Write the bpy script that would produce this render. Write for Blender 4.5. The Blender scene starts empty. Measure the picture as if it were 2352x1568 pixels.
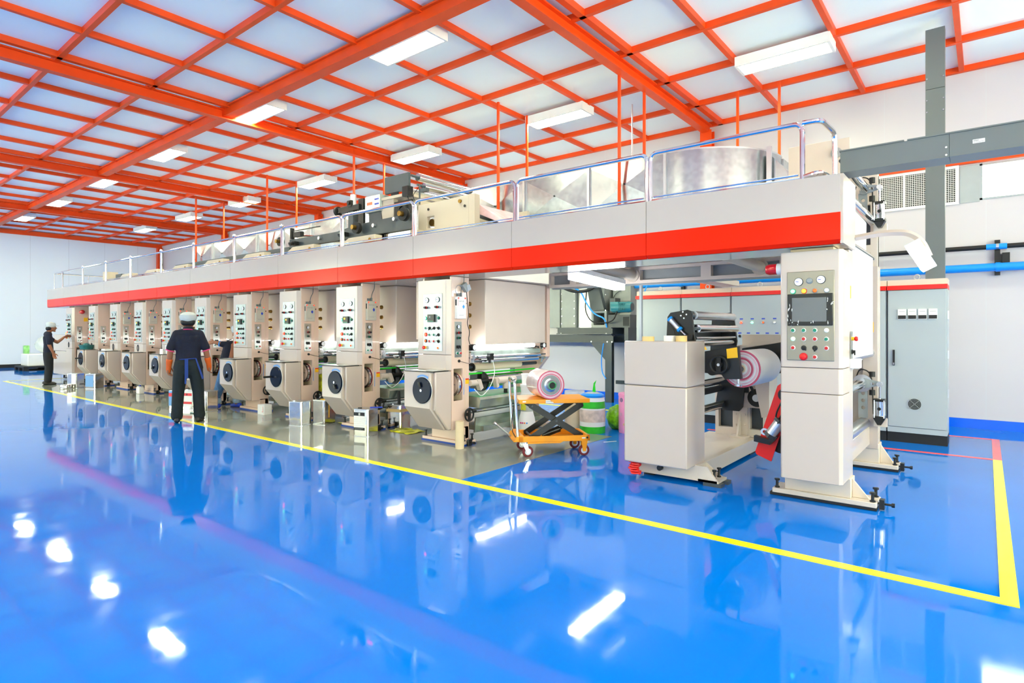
import bpy, bmesh, math, random
from mathutils import Vector, Matrix, Quaternion
random.seed(7)
S = bpy.context.scene
COL = S.collection
PI = math.pi
R = math.radians

# ------------------------------------------------------------ materials
def lin(c):
    return tuple((v/255/12.92 if v/255 <= .04045 else ((v/255+.055)/1.055)**2.4) for v in c) + (1.0,)

def mat(name, rgb, rough=.5, metal=0.0, var=.04, scale=6.0, bump=0.0, bscale=40.0, coat=0.0, emit=None, estr=0.0, spec=.5, alpha=1.0, trans=0.0, stretch=None):
    m = bpy.data.materials.new(name); m.use_nodes = True
    nt = m.node_tree; N = nt.nodes; L = nt.links
    p = N['Principled BSDF']
    p.inputs['Roughness'].default_value = rough
    p.inputs['Metallic'].default_value = metal
    p.inputs['Coat Weight'].default_value = coat
    p.inputs['Specular IOR Level'].default_value = spec
    p.inputs['Alpha'].default_value = alpha
    p.inputs['Transmission Weight'].default_value = trans
    tc = N.new('ShaderNodeTexCoord')
    mp = N.new('ShaderNodeMapping'); L.new(tc.outputs['Object'], mp.inputs['Vector'])
    if stretch: mp.inputs['Scale'].default_value = stretch
    c = lin(rgb)
    if var > 0:
        nz = N.new('ShaderNodeTexNoise'); nz.inputs['Scale'].default_value = scale; nz.inputs['Detail'].default_value = 3
        L.new(mp.outputs['Vector'], nz.inputs['Vector'])
        rp = N.new('ShaderNodeValToRGB')
        rp.color_ramp.elements[0].color = tuple(max(0, v*(1-var)) for v in c[:3]) + (1,)
        rp.color_ramp.elements[1].color = tuple(min(1, v*(1+var)) for v in c[:3]) + (1,)
        rp.color_ramp.elements[0].position = .3; rp.color_ramp.elements[1].position = .7
        L.new(nz.outputs['Fac'], rp.inputs['Fac']); L.new(rp.outputs['Color'], p.inputs['Base Color'])
    else:
        p.inputs['Base Color'].default_value = c
    if bump > 0:
        nb = N.new('ShaderNodeTexNoise'); nb.inputs['Scale'].default_value = bscale; nb.inputs['Detail'].default_value = 2
        L.new(mp.outputs['Vector'], nb.inputs['Vector'])
        bp = N.new('ShaderNodeBump'); bp.inputs['Strength'].default_value = bump; bp.inputs['Distance'].default_value = .02
        L.new(nb.outputs['Fac'], bp.inputs['Height']); L.new(bp.outputs['Normal'], p.inputs['Normal'])
    if emit:
        p.inputs['Emission Color'].default_value = lin(emit); p.inputs['Emission Strength'].default_value = estr
    return m

M = {}
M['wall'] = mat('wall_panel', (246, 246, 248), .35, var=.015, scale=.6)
M['ceil'] = mat('ceiling_panel', (242, 252, 254), .4, var=.01, scale=.5)
M['orange'] = mat('orange_steel', (236, 76, 16), .42, var=.06, scale=3, spec=.3)
M['fasw'] = mat('canopy_white', (191, 180, 172), .16, var=.01, coat=.3)
M['fasr'] = mat('canopy_red', (244, 36, 4), .2, var=.03, scale=2, spec=.12)
M['beige'] = mat('machine_beige', (226, 197, 178), .26, var=.02, scale=2, coat=.3)
M['beige2'] = mat('machine_pale', (197, 182, 172), .26, var=.015, scale=2, coat=.3)
M['cream'] = mat('machine_cream', (214, 200, 186), .3, var=.02, scale=3)
M['cream2'] = mat('deck_cream_dimmed', (196, 184, 168), .3, var=.02, scale=3)  # machine cream darkened to offset strong light on the deck items
M['chrome'] = mat('chrome', (225, 228, 232), .1, 1, var=.02)
M['steel'] = mat('brushed_steel', (176, 180, 174), .3, 1, var=.05, scale=12, stretch=(1, 1, .1))
M['alu'] = mat('aluminium', (215, 218, 222), .3, 1, var=.04)
M['galv'] = mat('galvanized', (184, 190, 196), .27, 1, var=.12, scale=14, bump=.12, bscale=5)
M['tin'] = mat('tinplate', (214, 212, 205), .1, 1, var=.05, scale=8, bump=.35, bscale=3)
M['black'] = mat('black_paint', (26, 27, 29), .3, var=.1, spec=.4)
M['rubber'] = mat('black_rubber', (22, 22, 24), .6, var=.1)
M['dgrey'] = mat('dark_grey_paint', (66, 74, 80), .4, var=.08)
M['duct'] = mat('grey_tray', (104, 111, 112), .42, var=.04, scale=2)
M['mgrey'] = mat('mid_grey_paint', (142, 148, 148), .42, var=.05)
M['dial'] = mat('dial_navy', (12, 22, 42), .25, var=.08, spec=.25)
M['white'] = mat('white_plastic', (240, 240, 238), .35, var=.02)
M['cab'] = mat('cabinet_grey', (170, 179, 185), .4, var=.02, scale=2)
M['redp'] = mat('red_paint', (226, 22, 20), .35, var=.05)
M['redarm'] = mat('red_arm', (236, 22, 4), .35, var=.04)
M['green'] = mat('green_knob', (0, 128, 96), .3, var=.03)
M['greenbar'] = mat('green_bar', (20, 205, 30), .3, var=.04)
M['redk'] = mat('red_knob', (196, 18, 26), .3, var=.03)
M['orangek'] = mat('orange_knob', (245, 110, 10), .3, var=.03)
M['bluep'] = mat('blue_pipe', (20, 150, 250), .35, var=.03)
M['bluecap'] = mat('blue_plastic', (20, 60, 190), .35, var=.05)
M['yel'] = mat('yellow_label', (250, 190, 10), .5, var=.04)
M['cart'] = mat('cart_orange', (250, 158, 8), .35, var=.06, scale=5)
M['maroon'] = mat('maroon_rubber', (112, 24, 34), .45, var=.06)
M['brass'] = mat('brass', (150, 118, 60), .35, 1, var=.1)
M['rubroll'] = mat('cream_rubber', (240, 226, 196), .4, var=.03)
M['paper'] = mat('kraft_paper', (222, 202, 168), .7, var=.05)
M['film'] = mat('white_film', (250, 248, 250), .2, var=.02, alpha=.8)
M['filmpink'] = mat('pink_film', (236, 196, 206), .15, var=.12, scale=9, coat=.4)
M['filmclear'] = mat('clear_wound_film', (226, 208, 206), .12, var=.12, scale=7, coat=.6)
M['psteel'] = mat('panel_steel', (150, 145, 132), .34, .75, var=.06, scale=10, stretch=(1, 1, .1))
M['modgrey'] = mat('module_grey', (196, 192, 176), .4, var=.03)
M['padblue'] = mat('blue_pad', (0, 62, 160), .4, var=.05)
M['panelgrey'] = mat('panel_grey', (186, 198, 196), .3, .35, var=.04, scale=10)
M['bag'] = mat('clear_bag', (240, 246, 240), .2, var=.05, alpha=.55, bump=.5, bscale=18)
M['bagg'] = mat('green_bag', (120, 190, 20), .3, var=.55, scale=16, bump=.5, bscale=22)
M['yelfilm'] = mat('ink_stained_film', (206, 205, 40), .3, var=.6, scale=11, bump=.5, bscale=20)
M['inkpan'] = mat('ink_pan', (178, 190, 178), .25, .8, var=.2, scale=7)
M['inkgreen'] = mat('ink_green', (80, 170, 110), .3, var=.5, scale=9)
M['pinkdrum'] = mat('pink_drum', (250, 160, 200), .35, var=.06)
M['teal'] = mat('teal_motor', (42, 122, 134), .4, var=.06)
M['tealb'] = mat('teal_basin', (40, 104, 104), .4, var=.06)
M['navy'] = mat('navy_cloth', (9, 15, 38), .85, var=.2, scale=14, bump=.35, bscale=24)
M['trouser'] = mat('dark_trouser', (13, 26, 31), .85, var=.2, scale=14, bump=.35, bscale=24)
M['blacktr'] = mat('black_trouser', (19, 22, 27), .85, var=.2, scale=14, bump=.35, bscale=24)
M['denim'] = mat('denim', (66, 104, 150), .85, var=.25, scale=20, bump=.35, bscale=24)
M['denim2'] = mat('denim_cuff', (140, 165, 190), .85, var=.15, scale=20)
M['skin'] = mat('skin', (150, 96, 68), .55, var=.06)
M['glove'] = mat('orange_glove', (214, 92, 18), .6, var=.1)
M['capw'] = mat('cap_cloth', (186, 194, 196), .8, var=.06, bump=.2, bscale=20)
M['pink'] = mat('pink_trim', (225, 50, 130), .7, var=.03)
M['apron'] = mat('blue_strap', (12, 52, 128), .7, var=.06)
M['shoe'] = mat('shoe', (24, 24, 26), .45, var=.1)
M['hair'] = mat('hair', (18, 15, 14), .6, var=.1)
M['screen'] = mat('screen_glass', (62, 70, 84), .12, var=.04, scale=3, coat=.5)
M['led_g'] = mat('lit_green', (190, 255, 220), .3, var=0, emit=(60, 255, 150), estr=3)
M['led_r'] = mat('lit_red', (255, 90, 60), .3, var=0, emit=(255, 40, 20), estr=3)
M['led_y'] = mat('lit_amber', (255, 200, 60), .3, var=0, emit=(255, 170, 10), estr=3)
M['dark'] = mat('opening_shade', (34, 38, 40), .6, var=.05)  # dark colour stands in for the shade inside openings
M['tape'] = mat('masking_tape', (228, 196, 130), .6, var=.05)
M['dialw'] = mat('gauge_face', (235, 240, 244), .3, var=0)
M['lbl'] = mat('label_white', (236, 238, 236), .5, var=.02)
M['lblk'] = mat('label_black', (24, 28, 38), .5, var=.02)
M['lblr'] = mat('label_red', (226, 60, 70), .5, var=.02)
M['lblb'] = mat('label_blue', (110, 160, 220), .5, var=.02)
M['beacon'] = mat('beacon_red', (200, 10, 16), .12, var=.05, coat=.6)
M['coil'] = mat('red_coil', (255, 50, 40), .3, var=.03)
M['lampw'] = mat('diffuser', (255, 255, 255), .4, var=0, emit=(248, 255, 214), estr=36)
M['tube'] = mat('lit_tube', (255, 255, 255), .4, var=0, emit=(250, 253, 255), estr=14)
M['strip'] = mat('rear_fill_diffuser', (255, 255, 255), .4, var=0, emit=(248, 255, 216), estr=16)  # glow of the unseen lamps added behind the press
M['pane'] = mat('lit_pane', (255, 255, 255), .3, var=0, emit=(248, 255, 216), estr=6)
M['fill_pane'] = mat('fill_pane_front', (255, 255, 255), .3, var=0, emit=(248, 255, 216), estr=1.2)  # glow of the unseen front windows added for fill
M['greyconc'] = mat('grey_plate', (170, 178, 182), .4, var=.04)

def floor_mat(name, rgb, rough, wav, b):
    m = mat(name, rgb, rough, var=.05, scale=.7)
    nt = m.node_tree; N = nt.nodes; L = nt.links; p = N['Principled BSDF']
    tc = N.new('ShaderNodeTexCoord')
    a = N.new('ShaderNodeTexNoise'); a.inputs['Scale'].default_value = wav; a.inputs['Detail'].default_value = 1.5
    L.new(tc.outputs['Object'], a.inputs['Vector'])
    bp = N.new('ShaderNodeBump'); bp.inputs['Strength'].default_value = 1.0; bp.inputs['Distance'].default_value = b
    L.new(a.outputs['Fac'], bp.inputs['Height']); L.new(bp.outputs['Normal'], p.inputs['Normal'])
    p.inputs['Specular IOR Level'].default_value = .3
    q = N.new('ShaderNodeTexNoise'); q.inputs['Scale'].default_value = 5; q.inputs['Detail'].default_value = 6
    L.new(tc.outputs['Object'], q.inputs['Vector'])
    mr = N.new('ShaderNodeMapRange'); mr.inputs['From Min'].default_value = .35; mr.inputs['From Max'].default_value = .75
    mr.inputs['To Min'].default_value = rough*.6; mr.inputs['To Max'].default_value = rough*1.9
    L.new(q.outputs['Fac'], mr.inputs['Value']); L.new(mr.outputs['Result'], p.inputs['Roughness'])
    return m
M['floor'] = floor_mat('blue_epoxy', (0, 113, 214), .05, 1.3, .0028)
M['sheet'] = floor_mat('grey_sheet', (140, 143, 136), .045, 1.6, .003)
M['tapey'] = mat('yellow_tape', (250, 236, 20), .16, var=.03)
M['taper'] = mat('red_tape', (250, 90, 90), .16, var=.03)
M['blues'] = mat('blue_skirting', (0, 100, 240), .25, var=.03)

# panelled wall: fine vertical joints every 1.2 m are part of the cladding
def joints(m, axis):
    nt = m.node_tree; N = nt.nodes; L = nt.links; p = N['Principled BSDF']
    g = N.new('ShaderNodeNewGeometry'); s = N.new('ShaderNodeSeparateXYZ'); L.new(g.outputs['Position'], s.inputs[0])
    a = N.new('ShaderNodeMath'); a.operation = 'PINGPONG'; a.inputs[1].default_value = .6; L.new(s.outputs[axis], a.inputs[0])
    b = N.new('ShaderNodeMath'); b.operation = 'LESS_THAN'; b.inputs[1].default_value = .004; L.new(a.outputs[0], b.inputs[0])
    mx = N.new('ShaderNodeMix'); mx.data_type = 'RGBA'
    src = p.inputs['Base Color'].links[0].from_socket
    L.new(b.outputs[0], mx.inputs[0]); L.new(src, mx.inputs[6]); mx.inputs[7].default_value = lin((205, 206, 212))
    L.new(mx.outputs[2], p.inputs['Base Color'])
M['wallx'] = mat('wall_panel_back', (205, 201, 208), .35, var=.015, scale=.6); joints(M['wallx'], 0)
M['wally'] = mat('wall_panel_side', (234, 240, 248), .35, var=.015, scale=.6); joints(M['wally'], 1)

# ------------------------------------------------------------ mesh helpers
class B:
    def __init__(s): s.bm = bmesh.new()
    def _m(s, fs, m):
        for f in fs: f.material_index = m
        return s
    def box(s, x0, x1, y0, y1, z0, z1, m=0):
        v = [s.bm.verts.new(p) for p in ((x0,y0,z0),(x1,y0,z0),(x1,y1,z0),(x0,y1,z0),(x0,y0,z1),(x1,y0,z1),(x1,y1,z1),(x0,y1,z1))]
        return s._m([s.bm.faces.new([v[i] for i in q]) for q in ((0,3,2,1),(4,5,6,7),(0,1,5,4),(1,2,6,5),(2,3,7,6),(3,0,4,7))], m)
    def prism(s, pts, ax, a0, a1, m=0):
        f = {'x': lambda p, a: (a, p[0], p[1]), 'y': lambda p, a: (p[0], a, p[1]), 'z': lambda p, a: (p[0], p[1], a)}[ax]
        A = [s.bm.verts.new(f(p, a0)) for p in pts]; C = [s.bm.verts.new(f(p, a1)) for p in pts]
        n = len(pts); fs = [s.bm.faces.new(A[::-1]), s.bm.faces.new(C)]
        for i in range(n): fs.append(s.bm.faces.new((A[i], A[(i+1) % n], C[(i+1) % n], C[i])))
        return s._m(fs, m)
    def plate(s, outer, holes, ax, a0, a1, m=0):
        # extruded outline with rectangular/polygon holes (bridged by triangulation)
        bm2 = bmesh.new(); es = []
        for loop in [outer] + holes:
            vs = [bm2.verts.new((p[0], p[1], 0)) for p in loop]
            es += [bm2.edges.new((vs[i], vs[(i+1) % len(vs)])) for i in range(len(vs))]
        bmesh.ops.triangle_fill(bm2, edges=es, use_beauty=True, normal=(0, 0, 1))
        bmesh.ops.dissolve_limit(bm2, angle_limit=.01, verts=bm2.verts[:], edges=bm2.edges[:])
        f = {'x': lambda p, a: (a, p[0], p[1]), 'y': lambda p, a: (p[0], a, p[1]), 'z': lambda p, a: (p[0], p[1], a)}[ax]
        tris = [[tuple(v.co[:2]) for v in fc.verts] for fc in bm2.faces]; bm2.free()
        cache = {}
        def V(p, a):
            k = (round(p[0], 5), round(p[1], 5), a)
            if k not in cache: cache[k] = s.bm.verts.new(f(p, a))
            return cache[k]
        fs = []
        for t in tris:
            fs.append(s.bm.faces.new([V(p, a0) for p in t][::-1])); fs.append(s.bm.faces.new([V(p, a1) for p in t]))
        for loop in [outer] + holes:
            for i in range(len(loop)):
                p, q = loop[i], loop[(i+1) % len(loop)]
                fs.append(s.bm.faces.new((V(p, a0), V(q, a0), V(q, a1), V(p, a1))))
        return s._m(fs, m)
    def cyl(s, p0, p1, r0, r1=None, n=16, m=0, caps=True):
        p0, p1 = Vector(p0), Vector(p1); r1 = r0 if r1 is None else r1
        d = (p1-p0).normalized(); q = d.to_track_quat('Z', 'Y')
        A, C = [], []
        for i in range(n):
            e = q @ Vector((math.cos(2*PI*i/n), math.sin(2*PI*i/n), 0))
            A.append(s.bm.verts.new(p0+e*r0)); C.append(s.bm.verts.new(p1+e*r1))
        fs = [s.bm.faces.new((A[i], A[(i+1) % n], C[(i+1) % n], C[i])) for i in range(n)]
        if caps: fs += [s.bm.faces.new(A[::-1]), s.bm.faces.new(C)]
        return s._m(fs, m)
    def ring(s, c, axis, r0, r1, h, n=24, m=0):
        # flat washer / short pipe: inner radius r0, outer r1, height h along axis from c
        return s.lathe([(r0, 0), (r1, 0), (r1, h), (r0, h)], c, axis, n, m, closed=True)
    def lathe(s, prof, c, axis, n=24, m=0, closed=False):
        c = Vector(c); q = Vector(axis).normalized().to_track_quat('Z', 'Y'); rows = []
        for r, t in prof:
            if r < 1e-5: rows.append([s.bm.verts.new(c+q @ Vector((0, 0, t)))])
            else: rows.append([s.bm.verts.new(c+q @ Vector((r*math.cos(2*PI*i/n), r*math.sin(2*PI*i/n), t))) for i in range(n)])
        fs = []
        k = len(rows)
        for a in range(k if closed else k-1):
            A, C = rows[a], rows[(a+1) % k]
            for i in range(n):
                j = (i+1) % n
                if len(A) == 1 and len(C) == 1: continue
                if len(A) == 1: fs.append(s.bm.faces.new((A[0], C[j], C[i])))
                elif len(C) == 1: fs.append(s.bm.faces.new((A[i], A[j], C[0])))
                else: fs.append(s.bm.faces.new((A[i], A[j], C[j], C[i])))
        return s._m(fs, m)
    def sph(s, c, r, m=0, n=12, sc=(1, 1, 1)):
        g = bmesh.ops.create_uvsphere(s.bm, u_segments=n, v_segments=max(6, n//2+2), radius=r)
        for v in g['verts']: v.co = Vector((v.co.x*sc[0], v.co.y*sc[1], v.co.z*sc[2]))+Vector(c)
        return s._m({f for v in g['verts'] for f in v.link_faces}, m)
    def tube(s, pts, r, n=8, m=0, closed=False):
        P = [Vector(p) for p in pts]; k = len(P); rows = []; up = None
        for i, p in enumerate(P):
            if closed: t = (P[(i+1) % k]-P[i-1])
            else: t = P[min(i+1, k-1)]-P[max(i-1, 0)]
            t.normalize()
            if up is None:
                up = Vector((0, 0, 1)) if abs(t.z) < .9 else Vector((1, 0, 0))
            a = (up-t*up.dot(t)).normalized(); up = a; b = t.cross(a)
            rr = r[i] if isinstance(r, (list, tuple)) else r
            rows.append([s.bm.verts.new(p+(a*math.cos(2*PI*j/n)+b*math.sin(2*PI*j/n))*rr) for j in range(n)])
        fs = []
        for i in range(k if closed else k-1):
            A, C = rows[i], rows[(i+1) % k]
            for j in range(n): fs.append(s.bm.faces.new((A[j], A[(j+1) % n], C[(j+1) % n], C[j])))
        if not closed: fs += [s.bm.faces.new(rows[0][::-1]), s.bm.faces.new(rows[-1])]
        return s._m(fs, m)
    def quad(s, pts, m=0):
        return s._m([s.bm.faces.new([s.bm.verts.new(p) for p in pts])], m)

def fillet(pts, rad, n=5, closed=False):
    P = [Vector(p) for p in pts]; out = []
    k = len(P)
    for i in range(k):
        if not closed and i in (0, k-1): out.append(P[i]); continue
        a, b, c = P[i-1], P[i], P[(i+1) % k]
        u, v = (a-b), (c-b); r = min(rad, u.length*.49, v.length*.49); u.normalize(); v.normalize()
        for j in range(n+1):
            t = j/n; out.append((b+u*r)*(1-t)**2+b*2*t*(1-t)+(b+v*r)*t*t)
    return out

OFF = {}
def obj(name, b, mats, parent=None, bevel=0, ang=35, off=None):
    me = bpy.data.meshes.new(name)
    o_ = off if off is not None else (OFF.get(parent.name, (0, 0, 0)) if parent else (0, 0, 0))
    if any(o_): bmesh.ops.translate(b.bm, verts=b.bm.verts[:], vec=o_)
    bmesh.ops.recalc_face_normals(b.bm, faces=b.bm.faces[:])
    for f in b.bm.faces: f.smooth = True
    b.bm.to_mesh(me); b.bm.free()
    me.set_sharp_from_angle(angle=R(ang))
    for m in (mats if isinstance(mats, (list, tuple)) else [mats]): me.materials.append(M[m])
    o = bpy.data.objects.new(name, me); COL.objects.link(o)
    if parent is not None: o.parent = parent; OFF[o.name] = o_
    if bevel:
        md = o.modifiers.new('edge', 'BEVEL'); md.width = bevel; md.segments = 2; md.limit_method = 'ANGLE'; md.angle_limit = R(40)
        md.harden_normals = False
    return o

def tag(o, label, cat, group=None):
    o['label'] = label; o['category'] = cat
    if group: o['group'] = group
    return o

def thing(name, label, cat, loc=(0, 0, 0), group=None, rot=0, off=None):
    o = bpy.data.objects.new(name, None); COL.objects.link(o)
    o.empty_display_size = .1; o.location = loc; o.rotation_euler = (0, 0, rot)
    OFF[o.name] = off if off is not None else tuple(-v for v in loc)
    return tag(o, label, cat, group)

def struct(name, b, mats, bevel=0):
    o = obj(name, b, mats, None, bevel); o['kind'] = 'structure'; return o

def copy_tree(o, parent=None, skip=()):
    c = o.copy(); COL.objects.link(c)
    if parent: c.parent = parent
    for ch in list(o.children):
        if ch.name.split('.')[0] in skip: continue
        copy_tree(ch, c, skip)
    return c

def text(name, body, size, mw, m, parent, off=None):
    cu = bpy.data.curves.new('t', 'FONT'); cu.body = body; cu.size = size; cu.extrude = .0008
    cu.align_x = 'CENTER'; cu.align_y = 'CENTER'
    t = bpy.data.objects.new('t', cu); COL.objects.link(t)
    bpy.context.view_layer.update()
    me = bpy.data.meshes.new_from_object(t.evaluated_get(bpy.context.evaluated_depsgraph_get()))
    bpy.data.objects.remove(t); bpy.data.curves.remove(cu)
    o_ = off if off is not None else OFF.get(parent.name, (0, 0, 0))
    me.transform(Matrix.Translation(o_) @ mw)
    me.materials.clear(); me.materials.append(M[m])
    o = bpy.data.objects.new(name, me); COL.objects.link(o); o.parent = parent; return o
FRONT = Matrix.Rotation(PI/2, 4, 'X')                                  # reads on a face looking to -Y
SIDE = Matrix.Rotation(PI/2, 4, 'Z') @ Matrix.Rotation(PI/2, 4, 'X')   # reads on a face looking to +X
def at(x, y, z, rot): return Matrix.Translation((x, y, z)) @ rot

# ------------------------------------------------------------ camera
cam = bpy.data.cameras.new('camera'); cam.lens = 1359/2352*36; cam.sensor_width = 36; cam.sensor_fit = 'HORIZONTAL'
cam.shift_y = -26/2352; cam.clip_start = .05; cam.clip_end = 200
co = bpy.data.objects.new('camera', cam); COL.objects.link(co)
co.location = (0, 0, 1.37); co.rotation_euler = (PI/2, 0, math.atan(1089/1359)); S.camera = co
S.view_settings.view_transform = 'Standard'; S.view_settings.look = 'None'; S.view_settings.gamma = 1
S.view_settings.use_curve_mapping = False; S.view_settings.exposure = 1.06
w = bpy.data.worlds.new('world'); S.world = w; w.use_nodes = True
w.node_tree.nodes['Background'].inputs['Color'].default_value = (.9, .95, 1, 1); w.node_tree.nodes['Background'].inputs['Strength'].default_value = 1.0
S.cycles.max_bounces = 8; S.cycles.diffuse_bounces = 5; S.cycles.glossy_bounces = 4; S.cycles.transparent_max_bounces = 8
S.cycles.sample_clamp_indirect = 8

# ------------------------------------------------------------ the room
XL, XR, YF, YB, ZC = -27.9, 5.0, -6.0, 10.5, 5.08
struct('floor', B().box(XL-.2, XR+.2, YF-.2, YB+.2, -.2, 0), 'floor')
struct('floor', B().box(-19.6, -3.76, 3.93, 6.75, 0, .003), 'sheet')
struct('ceiling', B().box(XL-.2, XR+.2, YF-.2, YB+.2, ZC, ZC+.15), 'ceil')
WX0, WX1, WZ0, WZ1 = -.07, 3.2, 3.18, 3.68
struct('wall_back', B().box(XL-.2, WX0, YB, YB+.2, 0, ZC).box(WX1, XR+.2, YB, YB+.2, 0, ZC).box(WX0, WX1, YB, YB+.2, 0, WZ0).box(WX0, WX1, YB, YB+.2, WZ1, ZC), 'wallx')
struct('window_1', B().box(WX0, WX1, YB+.1, YB+.12, WZ0, WZ1, 1).box(WX0, WX0+.03, YB-.01, YB+.1, WZ0, WZ1).box(WX1-.03, WX1, YB-.01, YB+.1, WZ0, WZ1)
       .box(WX0, WX1, YB-.01, YB+.1, WZ1-.025, WZ1).box(WX0, WX1, YB-.01, YB+.1, WZ0, WZ0+.025).box(1.5, 1.54, YB+.02, YB+.1, WZ0, WZ1), ['cab', 'pane'])
struct('wall_left', B().box(XL-.2, XL, YF-.2, YB, 0, ZC), 'wally')
def winwall(name, n0, ax, pos, thick, spans, z0, z1, lo, hi, estr_m):
    b = B(); prev = lo
    def bx(a0, a1, c0, c1):
        if ax == 'x': b.box(a0, a1, min(pos, pos+thick), max(pos, pos+thick), c0, c1)
        else: b.box(min(pos, pos+thick), max(pos, pos+thick), a0, a1, c0, c1)
    for s0, s1 in spans:
        bx(prev, s0, 0, ZC); bx(s0, s1, 0, z0); bx(s0, s1, z1, ZC); prev = s1
    bx(prev, hi, 0, ZC)
    struct(name, b, 'wall')
    for i, (s0, s1) in enumerate(spans):
        w_ = B(); t0, t1 = pos+thick*.5, pos+thick*.6
        def wb(a0, a1, d0, d1, c0, c1, m):
            if ax == 'x': w_.box(a0, a1, min(d0, d1), max(d0, d1), c0, c1, m)
            else: w_.box(min(d0, d1), max(d0, d1), a0, a1, c0, c1, m)
        wb(s0, s1, t0, t1, z0, z1, 1)
        for a0, a1, c0, c1 in ((s0, s0+.06, z0, z1), (s1-.06, s1, z0, z1), (s0, s1, z0, z0+.06), (s0, s1, z1-.06, z1), ((s0+s1)/2-.03, (s0+s1)/2+.03, z0, z1)):
            wb(a0, a1, pos+thick*.1, t0, c0, c1, 0)
        struct('window_%d' % (n0+i), w_, ['white', estr_m if s0 > -17 else 'pane'])  # leftward front panes glow stronger to brighten the far left end
winwall('wall_front', 2, 'x', YF, -.2, [(-25, -21), (-18, -14), (-11, -7), (-4, 0)], 1.0, 4.2, XL-.2, XR+.2, 'fill_pane')  # unseen front windows added as fill light
winwall('wall_right', 6, 'y', XR, .2, [(-3.5, 1.0), (3.0, 7.6)], .9, 4.2, YF-.2, YB, 'pane')
struct('baseboard_back', B().box(XL, XR, YB-.02, YB, 0, .13), 'blues')
struct('baseboard_left', B().box(XL, XL+.02, YF, YB, 0, .12), 'rubber')
nt_ = [0]
def trim(b, m, bevel=0):
    nt_[0] += 1; return struct('trim_%d' % nt_[0], b, m, bevel)
# floor markings
trim(B().box(-20.6, .13, 3.84, 3.925, 0, .0042), 'tapey')
trim(B().box(.055, .13, 3.925, 8.05, 0, .0042), 'tapey')
trim(B().box(.055, .13, 8.05, 9.58, 0, .0042), 'taper')
trim(B().box(-3.0, .055, 8.04, 8.10, 0, .0042), 'taper')
trim(B().box(-3.0, .055, 9.52, 9.58, 0, .0042), 'taper')
trim(B().box(-20.6, -20.53, 3.925, 9.0, 0, .0042), 'tapey')
trim(B().box(-20.53, -3.0, 8.9, 8.97, 0, .0042), 'tapey')
# roof steel: rafters (I-beams), the long spine beam, purlins, ties
def ibeam(ax, c, a0, a1, z0, z1, w, tf=.018):
    b = B(); h = w/2
    for u0, u1, q0, q1 in ((-h, h, z0, z0+tf), (-h, h, z1-tf, z1), (-.012, .012, z0+tf, z1-tf)):
        if ax == 'y': b.box(c+u0, c+u1, a0, a1, q0, q1)
        else: b.box(a0, a1, c+u0, c+u1, q0, q1)
    return b
RAF = [2.13, -3.87, -9.87, -15.87, -21.87]
for x in RAF: trim(ibeam('y', x, YF, YB-.02, 4.86, 5.02, .13), 'orange')
trim(B().box(XL, XL+.1, YF, YB, 4.9, 5.06), 'orange')
trim(B().box(XL, XR, 4.64, 4.80, 4.90, 5.02).box(XL, XR, 4.60, 4.84, 5.02, 5.04), 'orange')
for k in range(-9, 6):
    y = 4.72+1.165*k
    if k == 0 or y < YF: continue
    if k == 5: y = YB-.03
    trim(B().box(XL, XR, y-.03, y+.03, 5.0, ZC), 'orange')
for x in RAF:
    trim(B().box(x+.17, x+.25, YF, YB, 5.0, ZC), 'orange')
    for k in range(1, 5): trim(B().box(x-1.2*k-.03, x-1.2*k+.03, YF, YB, 5.005, ZC), 'orange')
for x in (4.53, 3.33): trim(B().box(x-.03, x+.03, YF, YB, 5.005, ZC), 'orange')
for x in RAF[1:]+[XL+.12]: trim(B().box(x-.1, x+.1, YB-.2, YB-.18, 0, 4.9).box(x-.1, x+.1, YB-.05, YB-.03, 0, 4.9).box(x-.015, x+.015, YB-.18, YB-.05, 0, 4.9), 'orange')
trim(B().box(-3.7, XR, YB-.06, YB, 3.70, 3.76), 'orange')
trim(B().box(-.31+.02, WX0, YB-.012, YB, WZ0-.02, WZ1), 'greyconc')
# ------------------------------------------------------------ ceiling lights
def ceil_light(x, y, zb, label, group):
    t = thing('ceiling_light', label, 'ceiling light', (x, y, zb), group)
    h = B().box(x-.57, x+.57, y-.18, y+.18, zb+.012, zb+.13)
    h.box(x-.57, x-.535, y-.18, y+.18, zb, zb+.012).box(x+.535, x+.57, y-.18, y+.18, zb, zb+.012)
    h.box(x-.535, x+.535, y-.18, y-.15, zb, zb+.012).box(x-.535, x+.535, y+.15, y+.18, zb, zb+.012)
    obj('housing', h, 'white', t)
    obj('diffuser', B().box(x-.535, x+.535, y-.15, y+.15, zb+.004, zb+.012), 'lampw', t)
    for s in (-.4, .4): obj('bracket', B().box(x+s-.02, x+s+.02, y-.05, y+.05, zb+.13, 5.01), 'white', t)
    return t
ordA = ['nearest', 'second', 'third', 'fourth', 'fifth', 'sixth']
for i in range(6):
    ceil_light(-5.75-3.66*i, 5.02, 4.93, 'white ceiling light against the long orange spine beam, %s of its row from the right' % ordA[i] if i else 'large white ceiling light against the spine beam, biggest and nearest of its row', 'ceiling lights along the spine beam')
ordB = ['nearest', 'second', 'third', 'fourth', 'fifth', 'sixth', 'seventh']
for i in range(7):
    ceil_light(-2.05-3.52*i, 8.2, 4.88, ('white ceiling light over the press near the wall, %s of that row from the right' % ordB[i]) if i else 'white ceiling light nearest the grey vertical tray, rightmost of the wall row', 'ceiling lights over the press')
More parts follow.
